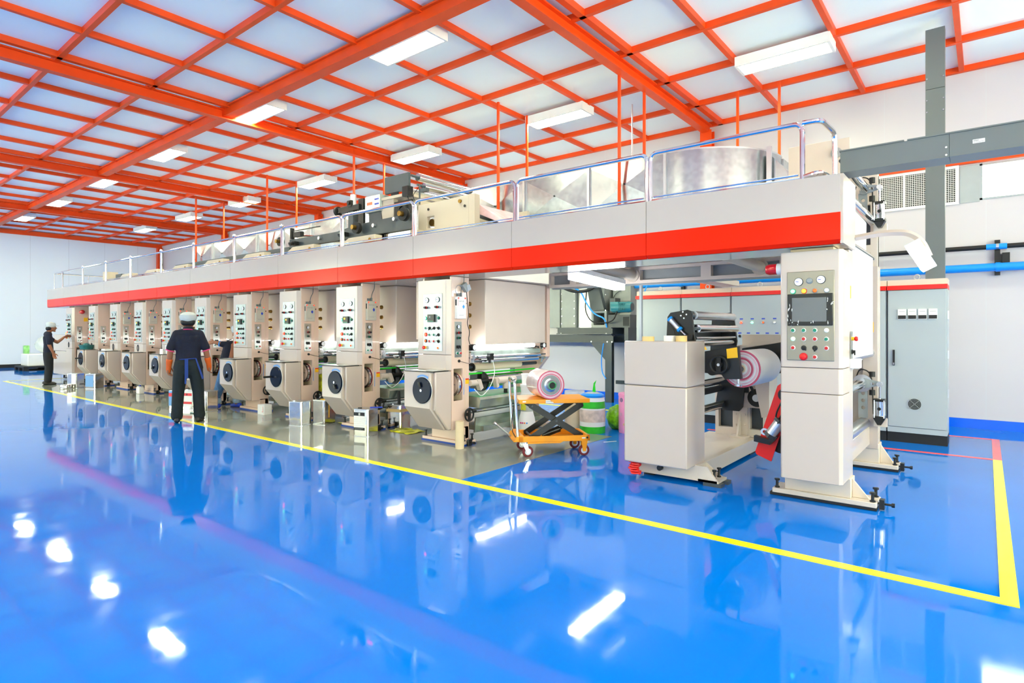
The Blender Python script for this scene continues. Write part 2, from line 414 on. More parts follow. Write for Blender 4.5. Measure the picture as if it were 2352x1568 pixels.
# unseen rows added to light this side, above and behind the photographer
for i in range(5): ceil_light(1.5-5.5*i, .55, 4.93, 'unseen white ceiling light added above the open blue floor', 'added ceiling lights above the aisle')
for i in range(4): ceil_light(-1-6*i, -3.2, 4.93, 'added white ceiling light at the side of the hall behind the camera', 'added ceiling lights behind the camera')

# ------------------------------------------------------------ canopy along the press
FY, CX1, CX0, CZ0, CZS, CZ1 = 4.85, -.825, -20.77, 2.004, 2.232, 2.512
PW = 1.534
cp = thing('press_canopy', 'long white canopy with a wide red stripe over the printing press', 'machine canopy', (-10.8, 5.1, 2.0))
x1 = CX1; k = 0
while x1 > CX0+.1:
    x0 = max(x1-PW, CX0)
    g = .0025
    p = B().box(x0+g, x1-g, FY, FY+.03, CZS, CZ1, 0).box(x0+g, x1-g, FY, FY+.03, CZ0+.03, CZS, 1)
    p.prism([(FY, CZ0+.03), (FY+.03, CZ0+.03), (FY+.05, CZ0), (FY+.03, CZ0)], 'x', x0+g, x1-g, 1)
    obj('fascia_panel', p, ['fasw', 'fasr'], cp)
    x1 = x0
obj('end_panel', B().box(CX1-.004, CX1+.016, FY+.01, 5.36, CZ0, CZ1), 'fasw', cp)
obj('end_panel', B().box(CX0-.016, CX0, FY+.01, 5.36, CZ0, CZ1), 'fasw', cp)
obj('soffit', B().box(CX0, CX1-.005, FY+.03, 5.38, CZ0, CZ0+.02), 'fasw', cp)
obj('soffit', B().box(-4.80, -1.32, 5.385, 6.9, 2.17, 2.19), 'fasw', cp)
obj('soffit', B().box(CX0, -4.81, 5.385, 6.92, 2.003, 2.02), 'fasw', cp)
obj('cable_trough', B().box(-3.0, -2.75, 6.91, 8.62, 2.0, 2.07), 'cream2', cp)
obj('walkway_deck', B().box(CX0, -4.95, FY+.03, 6.9, CZ1-.05, CZ1-.02).box(-4.95, CX1-.005, FY+.03, 5.38, CZ1-.05, CZ1-.02), 'fasw', cp)
rb = B()
rb.plate([(-4.80, 1.96), (-1.32, 1.96), (-1.32, 2.165), (-4.80, 2.165)],
         [[(-1.68, 2.0), (-1.36, 2.0), (-1.36, 2.128), (-1.68, 2.128)], [(-2.5, 2.0), (-1.75, 2.0), (-1.75, 2.128), (-2.5, 2.128)], [(-3.4, 2.0), (-2.62, 2.0), (-2.62, 2.128), (-3.4, 2.128)],
          [(-4.35, 2.0), (-3.62, 2.0), (-3.62, 2.128), (-4.35, 2.128)], [(-4.76, 2.0), (-4.45, 2.0), (-4.45, 2.128), (-4.76, 2.128)]], 'y', 6.82, 6.9)
rb.box(-4.80, -1.32, 6.90, 6.905, 1.94, 2.15, 1)
obj('rear_beam', rb, ['cream', 'mgrey'], cp)
for x in (-1.95, -3.5): obj('cross_tube', B().cyl((x, 5.38, 2.1), (x, 6.82, 2.07), .06, n=20).cyl((x, 6.8, 2.07), (x, 6.82, 2.07), .09, n=20), 'cream2', cp)
obj('support_post', B().box(-3.46, -3.43, 6.92, 6.96, 0, 1.95), 'cab', cp)
sl = thing('under_canopy_light', 'bright white fluorescent light fitting slung below the canopy beside the blower', 'light fitting', (-3.5, 6.0, 1.95))
obj('housing', B().prism([(5.5, 2.0), (6.55, 1.935), (6.55, 1.985), (5.5, 2.055)], 'x', -3.62, -3.46), 'white', sl)
obj('diffuser', B().prism([(5.5, 1.93), (6.55, 1.865), (6.55, 1.935), (5.5, 2.0)], 'x', -3.61, -3.47), 'tube', sl)
obj('hanger', B().box(-3.55, -3.53, 5.6, 5.62, 2.03, 2.11), 'alu', sl)

# guard rails on the canopy edge
RY, RZ0, RZ1 = 4.9, 2.522, 2.945
def rail(x0, x1, label, rounded=True):
    t = thing('guard_rail', label, 'guard rail', ((x0+x1)/2, RY, CZ1), 'guard rail sections on the canopy')
    r = .019
    if rounded:
        obj('frame', B().tube(fillet([(x0, RY, CZ1-.02), (x0, RY, RZ1), (x1, RY, RZ1), (x1, RY, CZ1-.02)], .07), r, 10), 'chrome', t)
    else:
        obj('frame', B().tube([(x0-.02, RY, RZ1), (x1+.02, RY, RZ1)], r, 10).cyl((x0, RY, CZ1-.02), (x0, RY, RZ1), r, n=10).cyl((x1, RY, CZ1-.02), (x1, RY, RZ1), r, n=10).sph((x1, RY, RZ1+.03), .03), 'chrome', t)
    obj('lower_bar', B().tube([(x0, RY, RZ0), (x1, RY, RZ0)], .014, 8), 'chrome', t)
    obj('toe_bar', B().tube([(x0+.03, RY, RZ0+.032), (x1-.03, RY, RZ0+.032)], .008, 8), 'chrome', t)
RS = [(-2.34, -1.092), (-3.855, -2.375), (-5.435, -3.89), (-6.905, -5.472), (-8.44, -6.942)]
RL = ['chrome guard rail section above the right control pillar', 'chrome guard rail section in front of the straight silver duct', 'chrome guard rail section in front of the big cream plate', 'chrome guard rail section in front of the small control box and pulleys', 'chrome guard rail section in front of the left end of the black beam']
for (a, b_), l in zip(RS, RL): rail(a, b_, l)
RS2 = [(-9.96, -8.48), (-11.52, -9.98), (-13.0, -11.54), (-14.64, -13.02), (-16.18, -14.66), (-17.85, -16.2), (-19.55, -17.87)]
for i, (a, b_) in enumerate(RS2):
    rail(a, b_, 'chrome guard rail section left of the black beam, %s from it' % ['first', 'second', 'third', 'fourth', 'fifth', 'sixth', 'seventh'][i], False)
e = thing('guard_rail', 'short bent guard rail closing the right end of the canopy', 'guard rail', (-1.0, 5.0, CZ1), 'guard rail sections on the canopy')
obj('frame', B().tube(fillet([(-1.092, RY, RZ1), (-.965, RY, RZ1), (-.93, 5.22, RZ1-.02), (-.93, 5.24, CZ1-.02)], .07), .02, 10).tube(fillet([(-1.08, RY, RZ0+.01), (-.98, RY, RZ0+.03), (-.95, 5.02, RZ0+.03), (-.95, 5.2, RZ0+.01)], .05), .022, 10), 'chrome', e)
e = thing('guard_rail', 'thin guard rail turning the far left end of the canopy', 'guard rail', (-20.2, 5.6, CZ1), 'guard rail sections on the canopy')
obj('frame', B().tube(fillet([(-19.55, RY, RZ1), (-20.3, RY, RZ1), (-20.3, 6.85, RZ1)], .08), .019, 8), 'chrome', e)
obj('lower_bar', B().tube(fillet([(-19.55, RY, RZ0), (-20.3, RY, RZ0), (-20.3, 6.85, RZ0)], .08), .012, 8), 'chrome', e)
for y in (5.7, 6.8): obj('post', B().cyl((-20.3, y, CZ1-.03), (-20.3, y, RZ1), .019, n=8), 'chrome', e)
obj('post', B().cyl((-20.3, RY, CZ1-.02), (-20.3, RY, RZ1), .012, n=8), 'chrome', e)

# ------------------------------------------------------------ exhaust duct above the press
d0, d1, dz0, dz1 = 7.36, 7.92, 3.06, 3.70
du = thing('exhaust_duct', 'silver galvanized exhaust duct with creased panels running behind the guard rails', 'air duct', (-9, 7.6, 3.06))
xs = [-3.3-1.17*i for i in range(13)]
for i in range(len(xs)-1):
    a, b_ = xs[i+1], xs[i]; mx = (a+b_)/2; mz = (dz0+dz1)/2
    z1_, z0_ = dz1-.02*(i > 6), dz0
    p = B(); c = [(a, d0, z0_), (b_, d0, z0_), (b_, d0, z1_), (a, d0, z1_)]; top = (mx, d0-.035, mz)
    for q in range(4): p.quad([c[q], c[(q+1) % 4], top])
    p.quad([(a, d0, z1_), (b_, d0, z1_), (b_, d1, z1_), (a, d1, z1_)]).quad([(a, d0, z0_), (a, d1, z0_), (b_, d1, z0_), (b_, d0, z0_)]).quad([(a, d1, z0_), (a, d1, z1_), (b_, d1, z1_), (b_, d1, z0_)])
    s_ = obj('duct_section', p, 'galv', du, ang=3)
    obj('rivet', B().cyl((mx, d0-.045, mz), (mx, d0-.03, mz), .013, n=10), 'black', s_)
for x in xs: obj('flange', B().box(x-.018, x+.018, d0-.035, d0, dz0-.03, dz1+.03).box(x-.018, x+.018, d1, d1+.03, dz0-.03, dz1+.03).box(x-.018, x+.018, d0, d1, dz1, dz1+.03).box(x-.018, x+.018, d0, d1, dz0-.03, dz0), 'alu', du)
# elbow sweeping back to the wall
el = B(); n = 18; cen = (-3.3, 8.51); 
outer = [(cen[0]+(cen[1]-d0)*math.sin(PI/2*i/n), cen[1]-(cen[1]-d0)*math.cos(PI/2*i/n)) for i in range(n+1)]
inner = [(cen[0]+(cen[1]-d1)*math.sin(PI/2*i/n), cen[1]-(cen[1]-d1)*math.cos(PI/2*i/n)) for i in range(n+1)]
el.prism(outer+inner[::-1], 'z', dz0, dz1)
obj('elbow', el, 'galv', du, ang=25)
obj('flange', B().prism([(o[0]*1.0, o[1]) for o in outer]+[(o[0]-.0, o[1]+.025) for o in outer[::-1]], 'z', dz1, dz1+.02), 'alu', du)
obj('flange', B().box(-2.2, -2.14, 7.96, 8.0, dz0, dz1+.02), 'alu', du)
obj('reducer', B().prism([(-2.19, dz1-.05), (-1.8, 3.2), (-1.8, 3.06), (-2.19, dz0)], 'y', 8.05, 8.7), 'galv', du)
obj('outlet', B().box(-2.7, -2.13, 8.51, 9.15, dz0, dz1-.02), 'galv', du)
hl = {-3.93: 'orange hanger frame in front of the duct just left of its round bend', -6.1: 'orange hanger frame right of the big cream plate', -9.87: 'orange hanger frame above the black post and small control box', -13.2: 'orange hanger frame above the left end of the black beam', -16.95: 'leftmost orange hanger frame of the duct'}
for x, l in hl.items():
    t = thing('duct_hanger', l, 'duct hanger', (x, 7.65, 3.0), 'orange duct hangers')
    for y in (7.26, 8.02): obj('rod', B().box(x-.017, x+.017, y-.017, y+.017, 2.98, 5.02), 'orange', t)
    obj('cross_bar', B().box(x-.02, x+.02, 7.24, 8.04, 2.98, 3.03), 'orange', t)
t = thing('duct_hanger', 'orange hanger frame behind the round bend, rightmost of the hangers', 'duct hanger', (-2.66, 9.22, 3.0), 'orange duct hangers')
for x in (-2.965, -2.365): obj('rod', B().box(x-.017, x+.017, 9.2, 9.234, 2.98, 5.02), 'orange', t)
obj('cross_bar', B().box(-2.98, -2.35, 9.2, 9.24, 2.98, 3.03), 'orange', t)
tag(obj('conduit_rod', B().cyl((-4.27, 8.3, 3.68), (-4.27, 8.3, 4.86), .012, n=8), 'alu'), 'thin grey upright rod behind the duct between two orange rods', 'rod')
bx = thing('roof_fan_box', 'orange steel bracket on the wall at the foot of the duct reducer', 'bracket', (-1.6, 10.3, 2.9))
obj('plate', B().prism([(-1.95, 2.98), (-1.45, 3.12), (-1.45, 3.3), (-1.95, 3.22)], 'y', 10.35, 10.48), 'orange', bx)
obj('bolt', B().cyl((-1.75, 10.33, 3.14), (-1.75, 10.36, 3.14), .03, n=8), 'alu', bx)

for i, x in enumerate((-5.5, -7.1, -8.55, -10.0, -13.0)):  # unseen lamps added to brighten the back wall
    t = thing('rear_fill_light', 'unseen fill light added on the wall side of the press', 'light fitting', (x, 6.95, 1.6), 'added fill lights behind the press')
    obj('housing', B().box(x-.6, x+.6, 6.905, 6.93, 1.45, 1.75), 'white', t)
    obj('diffuser', B().box(x-.58, x+.58, 6.93, 6.94, 1.47, 1.73), 'strip', t)
# ------------------------------------------------------------ machinery on the canopy deck
DZ = CZ1-.02
bl = ['beside the cream plate', 'below the black beam near the pulleys', 'under the black beam, third from the right', 'left of the black beam, fourth from the right', 'fifth from the right', 'sixth from the right', 'seventh from the right', 'eighth from the right, at the far left']
def rbracket(x, label):
    t = thing('roller_bracket', label, 'bracket', (x, 5.26, DZ), 'cream roller brackets on the canopy')
    obj('body', B().prism([(x-.38, DZ), (x+.36, DZ), (x+.36, 2.70), (x-.24, 2.70), (x-.38, 2.64)], 'y', 5.2, 5.33), 'cream2', t, .006)
    obj('roller', B().cyl((x-.44, 5.18, 2.56), (x-.44, 5.4, 2.56), .055, n=18), 'dgrey', t)
    obj('bolt', B().cyl((x+.25, 5.19, 2.64), (x+.25, 5.21, 2.64), .022, n=10), 'brass', t)
for i in range(7): rbracket(-6.96-1.48*i, 'cream roller bracket on the canopy deck, ' + bl[i+1])
rg = thing('web_guide_frame', 'long black web guide beam with pulleys on top of the canopy', 'machine frame', (-7.6, 5.3, DZ))
obj('side_beam', B().prism([(-9.1, 2.735), (-6.0, 2.735), (-6.0, 2.96), (-7.3, 2.93), (-7.75, 2.88), (-8.35, 2.875), (-9.1, 2.88)], 'y', 5.40, 5.44).box(-9.1, -6.0, 5.36, 5.44, 2.735, 2.755), 'dgrey', rg)
obj('side_beam', B().prism([(-9.1, 2.735), (-6.0, 2.735), (-6.0, 2.96), (-9.1, 2.88)], 'y', 6.6, 6.64), 'dgrey', rg)
obj('support', B().box(-9.0, -8.92, 5.42, 6.62, DZ, 2.74).box(-6.12, -6.04, 5.42, 6.62, DZ, 2.74), 'cream2', rg)
for x, z, r_ in ((-7.15, 2.86, .085), (-6.12, 2.93, .09), (-9.22, 2.85, .075)):
    p = obj('pulley', B().lathe([(.0, 0), (r_, 0), (r_, .02), (r_*.8, .03), (r_*.8, .04), (r_, .05), (r_, .06), (0, .06)], (x, 5.34, z), (0, -1, 0), 22), 'rubber', rg)
    obj('hub', B().cyl((x, 5.28, z), (x, 5.22, z), r_*.4, n=12), 'brass', p)
for x, z in ((-8.2, 2.82), (-6.85, 2.87), (-6.4, 2.91)): obj('bolt', B().cyl((x, 5.36, z), (x, 5.40, z), .028, n=12), 'alu', rg)
for x, z in ((-8.85, 2.79), (-7.5, 2.8)): obj('valve_block', B().box(x-.06, x+.06, 5.3, 5.38, z-.03, z+.03).cyl((x, 5.3, z), (x, 5.25, z-.02), .03, n=10), 'black', rg)
obj('roller', B().cyl((-9.0, 5.44, 2.95), (-9.0, 6.6, 2.95), .035, n=14).cyl((-8.85, 5.44, 2.93), (-8.3, 6.5, 2.95), .02, n=10), 'chrome', rg)
obj('sensor_arm', B().box(-9.02, -8.98, 5.36, 5.42, 2.88, 3.06).box(-9.0, -8.2, 5.38, 5.4, 3.0, 3.015).box(-8.9, -8.7, 5.35, 5.42, 2.9, 2.98), 'black', rg)
obj('extension_rail', B().box(-13.6, -9.1, 5.40, 5.44, 2.695, 2.765), 'dgrey', rg)
obj('extension_support', B().box(-13.5, -13.44, 5.41, 5.43, DZ, 2.7).box(-11.3, -11.24, 5.41, 5.43, DZ, 2.7), 'dgrey', rg)
ps = thing('camera_stand', 'black post with a round knob arm on top of the canopy', 'stand', (-7.62, 5.6, DZ))
obj('post', B().box(-7.69, -7.57, 5.55, 5.65, DZ, 3.2), 'dgrey', ps)
obj('column', B().cyl((-7.63, 5.6, 3.2), (-7.63, 5.6, 3.46), .045, n=14), 'alu', ps)
obj('arm', B().box(-7.95, -7.4, 5.53, 5.61, 3.2, 3.28), 'black', ps)
obj('knob', B().cyl((-8.0, 5.57, 3.24), (-7.96, 5.57, 3.24), .075, n=16), 'rubber', ps)
obj('clamp', B().box(-7.68, -7.58, 5.52, 5.56, 3.26, 3.36).cyl((-7.63, 5.52, 3.32), (-7.63, 5.5, 3.32), .03, n=10), 'black', ps)
cb = thing('control_box', 'small grey control box with a red number display above the guard rail', 'control box', (-7.1, 5.6, DZ))
obj('stand', B().prism([(-7.2, DZ), (-6.85, DZ), (-6.95, 3.12), (-7.25, 3.12)], 'y', 5.6, 5.64), 'dgrey', cb)
obj('arm', B().prism([(-7.45, 2.9), (-7.33, 2.9), (-7.33, 3.36), (-7.45, 3.36)], 'y', 5.56, 5.60), 'black', cb)
f_ = obj('case', B().box(-7.28, -6.93, 5.56, 5.95, 3.12, 3.37), 'mgrey', cb, .008)
obj('face', B().box(-7.27, -6.94, 5.548, 5.56, 3.13, 3.36), 'lbl', cb)
obj('display', B().box(-7.22, -7.1, 5.544, 5.549, 3.23, 3.27), 'led_r', cb)
for i in range(6): obj('button', B().box(-7.04+.033*(i % 3), -7.02+.033*(i % 3), 5.542, 5.549, 3.29-.07*(i//3), 3.31-.07*(i//3)), 'bluecap', cb)
tf = thing('turning_bar_frame', 'tall cream machine block with chrome rollers on top of the canopy', 'machine frame', (-5.9, 5.9, DZ))
pl = B().plate([(-6.16, DZ), (-5.2, DZ), (-5.2, 3.12), (-6.16, 3.10)], [[(-5.98, 2.76), (-5.84, 2.76), (-5.84, 2.92), (-5.98, 2.92)]], 'y', 5.60, 5.66)
obj('side_plate', pl, 'cream2', tf, .006)
obj('side_plate', B().box(-6.16, -5.2, 6.84, 6.9, DZ, 3.1), 'cream2', tf)
obj('side_plate', B().box(-5.2, -5.1, 5.60, 5.7, DZ, 3.12), 'cream2', tf)
obj('hub', B().cyl((-5.91, 5.62, 2.84), (-5.91, 5.75, 2.84), .05, n=14), 'brass', tf)
for x, z in ((-6.05, 2.62), (-5.35, 3.05)): obj('bolt', B().cyl((x, 5.58, z), (x, 5.61, z), .025, n=12), 'brass', tf)
for x, z in ((-5.95, 3.02), (-5.27, 2.98)): obj('hole_plug', B().cyl((x, 5.592, z), (x, 5.61, z), .018, n=12), 'black', tf)
obj('portal', B().box(-6.95, -6.68, 5.6, 5.68, 2.85, 3.27).box(-7.0, -6.35, 5.58, 6.85, 3.27, 3.31).box(-6.95, -6.68, 6.78, 6.86, 2.85, 3.27).box(-6.5, -6.2, 5.66, 6.85, 3.12, 3.2), 'cream2', tf)
obj('portal_base', B().box(-7.02, -6.3, 5.58, 5.70, 2.83, 2.86).box(-7.0, -6.9, 5.6, 5.68, DZ, 2.83), 'cream2', tf)
be = obj('bearing', B().box(-6.62, -6.25, 5.56, 5.6, 2.94, 3.2), 'black', tf)
obj('bearing_ring', B().ring((-6.43, 5.56, 3.07), (0, -1, 0), .05, .095, .03, 20), 'rubber', be)
for y0, y1 in ((5.6, 5.64), (6.86, 6.9)): obj('roller_plate', B().box(-6.88, -6.36, y0, y1, 3.36, 3.60), 'dgrey', tf)
obj('roller_plate_foot', B().box(-6.75, -6.6, 5.61, 5.63, 3.3, 3.37), 'black', tf)
obj('roller_plate_clamp', B().box(-6.45, -6.33, 5.56, 5.66, 3.26, 3.4), 'black', tf)
for x, z, r_ in ((-6.32, 3.55, .055), (-6.2, 3.40, .05), (-5.25, 2.98, .045), (-6.7, 3.45, .04)):
    ro = obj('roller', B().cyl((x, 5.74, z), (x, 6.78, z), r_, n=20), 'chrome', tf)
    obj('shaft', B().cyl((x, 5.62, z), (x, 6.88, z), r_*.35, n=10), 'dgrey', ro)
obj('guide_bar', B().cyl((-5.16, 5.7, 2.86), (-5.02, 6.9, 2.72), .025, n=12), 'dgrey', tf)
obj('web', B().prism([(-5.28, 2.93), (-5.2, 3.02), (-4.7, 2.7), (-4.72, 2.69)], 'y', 5.8, 6.7), 'filmpink', tf)
obj('ramp', B().prism([(-5.1, DZ), (-4.5, DZ), (-5.1, 2.78)], 'y', 5.72, 6.8), 'cream2', tf)
obj('sensor', B().box(-6.12, -6.0, 5.6, 5.66, 3.28, 3.33).cyl((-6.15, 5.62, 3.12), (-6.15, 5.62, 3.4), .012, n=8), 'dgrey', tf)
obj('cable', B().tube(fillet([(-6.38, 5.6, 3.3), (-6.33, 5.57, 3.2), (-6.2, 5.56, 3.12)], .08), .005, 6).tube(fillet([(-6.15, 5.6, 3.35), (-6.25, 5.58, 3.25), (-6.18, 5.58, 3.12)], .05), .005, 6), 'black', tf)
# far equipment at the left end of the deck
fe = thing('far_deck_unit', 'small cream and dark unit at the far left end of the canopy deck', 'machine unit', (-18.4, 5.7, DZ))
obj('plate', B().box(-18.75, -18.55, 5.6, 5.9, DZ, 2.95), 'cream2', fe)
obj('motor', B().box(-18.1, -17.7, 5.7, 6.0, 2.6, 2.85).cyl((-18.1, 5.85, 2.72), (-18.55, 5.85, 2.72), .06, n=12), 'dgrey', fe)
obj('support', B().box(-18.05, -17.75, 5.72, 5.98, DZ, 2.6), 'cream2', fe)

# grey cable tray and its riser
tr = thing('cable_riser', 'upright grey cable tray from cabinet top to ceiling', 'cable tray', (-.476, 8.72, 2.0))
obj('cover', B().box(-.57, -.38, 8.66, 8.78, 1.985, 3.40).box(-.57, -.38, 8.66, 8.78, 3.405, 4.25).box(-.57, -.38, 8.66, 8.78, 4.255, 4.97), 'duct', tr)
for z in (3.98, 4.12, 4.38): 
    for x in (-.555, -.395): obj('screw', B().cyl((x, 8.65, z), (x, 8.66, z), .008, n=8), 'alu', tr)
ht = thing('cable_tray', 'horizontal grey cable tray with a small white sticker crossing the riser', 'cable tray', (1, 5.4, 2.62))
obj('body', B().box(-.905, -.208, 5.3, 5.54, 2.62, 2.785).box(-.206, XR, 5.3, 5.54, 2.62, 2.785), 'duct', ht)
obj('lid', B().box(-.91, -.48, 5.29, 5.55, 2.785, 2.795).box(-.46, XR, 5.29, 5.55, 2.785, 2.795), 'duct', ht)
s_ = obj('sticker', B().box(-.074, -.006, 5.298, 5.3, 2.688, 2.715), 'lbl', ht)
obj('print_lines', B().box(-.07, -.04, 5.297, 5.298, 2.704, 2.71).box(-.07, -.01, 5.297, 5.298, 2.694, 2.697), 'mgrey', s_)
for z in (2.69, 2.635): obj('screw', B().cyl((-.225, 5.292, z), (-.225, 5.3, z), .007, n=8), 'alu', ht)
vg = thing('wall_vent', 'white framed vent grille with dark square mesh on the wall', 'vent', (-.8, YB, WZ0))
v = B().plate([(-1.34, 3.15), (-.30, 3.15), (-.30, 3.70), (-1.34, 3.70)], [[(-1.30, 3.19), (-.34, 3.19), (-.34, 3.66), (-1.30, 3.66)]], 'y', YB-.03, YB)
for x in (-.62, -.95): v.box(x-.012, x+.012, YB-.028, YB, 3.19, 3.66)
obj('frame', v, 'white', vg)
mb_ = B()
for i in range(37): mb_.box(-1.30+.0267*i-.003, -1.30+.0267*i+.003, YB-.016, YB-.012, 3.19, 3.66)
for i in range(18): mb_.box(-1.30, -.34, YB-.016, YB-.012, 3.19+.0267*i-.0035, 3.19+.0267*i+.0035)
obj('mesh', mb_, 'white', vg)
obj('shade_backing', B().box(-1.30, -.34, YB-.006, YB-.004, 3.19, 3.66), 'dark', vg)  # dark plate paints the shade behind the mesh
bp_ = thing('black_pipe', 'black pipe running along the wall above the blue pipe', 'pipe', (1, 10.38, 2.5))
obj('pipe', B().cyl((-3.2, 10.38, 2.505), (4.9, 10.38, 2.505), .032, n=14), 'rubber', bp_)
obj('sleeve', B().cyl((.0, 10.38, 2.505), (.22, 10.38, 2.505), .04, n=14), 'bluep', bp_)
tag(obj('blue_pipe', B().cyl((-5.26, 10.36, 2.225), (4.9, 10.36, 2.225), .056, n=18), 'bluep'), 'thick blue pipe running along the wall', 'pipe')
for x in (.12, -4.35):
    t = thing('pipe_bracket', 'black pipe bracket with blue clamp, ' + ('on the wall right of the grey riser' if x > 0 else 'on the wall behind the light fitting'), 'bracket', (x, 10.4, 2.2), 'pipe brackets on the wall')
    obj('bar', B().box(x-.03, x+.03, 10.43, 10.502, 2.12, 2.6).box(x+.03, x+.05, 10.45, 10.5, 2.3, 2.4).box(x+.05, x+.13, 10.4, 10.5, 2.27, 2.42), 'black', t)
    obj('clamp', B().ring((x-.02, 10.36, 2.225), (1, 0, 0), .056, .064, .05, 18), 'bluep', t)
    obj('clip', B().ring((x-.015, 10.38, 2.505), (1, 0, 0), .033, .041, .03, 14), 'alu', t)
# ------------------------------------------------------------ small control-panel fittings (front face -Y or side face +X)
class Face:
    # maps panel coordinates (u right, v up, n out) to space
    def __init__(s, kind, parent, u0, u1, v0, v1, n):
        s.k, s.p, s.u0, s.u1, s.v0, s.v1, s.n = kind, parent, u0, u1, v0, v1, n
    def P(s, a, b, n=0):
        u = s.u0+(s.u1-s.u0)*a; v = s.v1-(s.v1-s.v0)*b
        return (u, s.n-n, v) if s.k == 'front' else (s.n+n, u, v)
    @property
    def d(s): return (0, -1, 0) if s.k == 'front' else (1, 0, 0)
    def slab(s, name, a0, a1, b0, b1, t, m, t0=0, parent=None):
        p, q = s.P(a0, b1, t0), s.P(a1, b0, t)
        return obj(name, B().box(min(p[0], q[0]), max(p[0], q[0]), min(p[1], q[1]), max(p[1], q[1]), min(p[2], q[2]), max(p[2], q[2])), m, parent or s.p)
    def gauge(s, a, b, r):
        g = B().lathe([(0, 0), (r, 0), (r, .009), (r*.9, .010), (r*.9, .007), (0, .007)], s.P(a, b), s.d, 22, 0)
        c = s.P(a, b, .007)
        g.lathe([(0, 0), (r*.9, 0), (r*.9, .0015), (0, .0015)], c, s.d, 22, 1)
        n_ = s.P(a, b, .0095); e = s.P(a-.06*.33/(abs(s.u1-s.u0)), b-.003, .0095)
        g.tube([n_, e], .0022, 5, 2)
        return obj('gauge', g, ['black', 'dialw', 'bluecap'], s.p)
    def button(s, a, b, m, r=.014, name='push_button', rim='white', h=.016):
        return obj(name, B().lathe([(0, 0), (r*1.35, 0), (r*1.35, .006), (r, .008)], s.P(a, b), s.d, 16, 0).lathe([(r, .006), (r, h), (r*.8, h+.003), (0, h+.003)], s.P(a, b), s.d, 16, 1), [rim, m], s.p)
    def switch(s, a, b, ang=.6):
        c = s.P(a, b, .012); L_ = .026
        o = obj('selector_switch', B().lathe([(0, 0), (.019, 0), (.019, .006), (.014, .008), (.014, .014), (0, .014)], s.P(a, b), s.d, 16, 0), 'black', s.p)
        dx, dz = math.sin(ang)*L_, -math.cos(ang)*L_
        e = (c[0]+dx, c[1], c[2]+dz) if s.k == 'front' else (c[0], c[1]+dx, c[2]+dz)
        bk = (c[0]-dx*.5, c[1], c[2]-dz*.5) if s.k == 'front' else (c[0], c[1]-dx*.5, c[2]-dz*.5)
        off_ = [v*.008 for v in s.d]
        obj('lever', B().tube([tuple(p+q for p, q in zip(bk, off_)), tuple(p+q for p, q in zip(e, off_))], .0055, 6), 'rubber', o)
        return o
    def knob(s, a, b, m='redk', r=.016, L_=.05):
        return obj('regulator_knob', B().lathe([(0, 0), (r*.9, 0), (r*.9, L_*.4), (0, L_*.4)], s.P(a, b), s.d, 14, 0).lathe([(0, L_*.35), (r*1.1, L_*.35), (r*1.1, L_*.55), (0, L_*.55)], s.P(a, b), s.d, 14, 1)
                   .lathe([(r*.85, L_*.55), (r*.85, L_), (0, L_)], s.P(a, b), s.d, 14, 0), ['black', m], s.p)
    def estop(s, a, b, r=.022):
        return obj('emergency_stop', B().lathe([(0, 0), (r*.8, 0), (r*.8, .018), (0, .018)], s.P(a, b), s.d, 16, 0).lathe([(r*.6, .018), (r*1.05, .024), (r*1.05, .036), (r*.8, .042), (0, .043)], s.P(a, b), s.d, 18, 1), ['yel', 'redp'], s.p)
    def lines(s, spots, m='mgrey'):
        g = B()
        for a, b, w_ in spots:
            for q in (0, .009):
                p, e = s.P(a-w_, b+q+.004, .0004), s.P(a+w_, b+q, .0012)
                g.box(min(p[0], e[0]), max(p[0], e[0]), min(p[1], e[1]), max(p[1], e[1]), min(p[2], e[2]), max(p[2], e[2]))
        return obj('legend', g, m, s.p)

def bolt(b, x, y, z, h=.06, r=.011):
    b.cyl((x, y, z), (x, y, z+h), r, n=10).cyl((x, y, z+h), (x, y, z+h+.014), r*1.9, n=6).cyl((x, y, z), (x, y, z+.012), r*1.8, n=6)

def foot(parent, x0, x1, y0, y1, nx0, nx1, neck, bolts=True, pad=True, m='beige', ztop=.06, rib=None):
    p = B().box(x0, x1, y0, y1, .025, ztop)
    p.box(nx0, nx1, y0+.03, y1-.03, ztop, neck)
    if rib: p.prism([(nx1, ztop), (nx1+rib, ztop), (nx1, neck)], 'y', y0+.09, y0+.11)
    f = obj('foot', p, m, parent, .004)
    if pad: obj('foot_pad', B().box(x0-.02, x1, y0+.004, y1+.004, .003, .025), 'padblue' if pad == 'blue' else 'rubber', f)
    if bolts:
        for x, y in ((x0+.03, y0+.035), (x1-.03, y0+.035), (x1-.03, y1-.035)):
            k = B(); bolt(k, x, y, ztop); obj('levelling_bolt', k, 'black', f)
        k = B().box(x1+.012, x1+.045, y0+.04, y0+.1, .012, .085); k.cyl((x1, y0+.07, .05), (x1+.1, y0+.07, .05), .009, n=8).cyl((x1+.09, y0+.07, .05), (x1+.11, y0+.07, .05), .017, n=6)
        obj('jack_bolt', k, 'black', f)
    return f

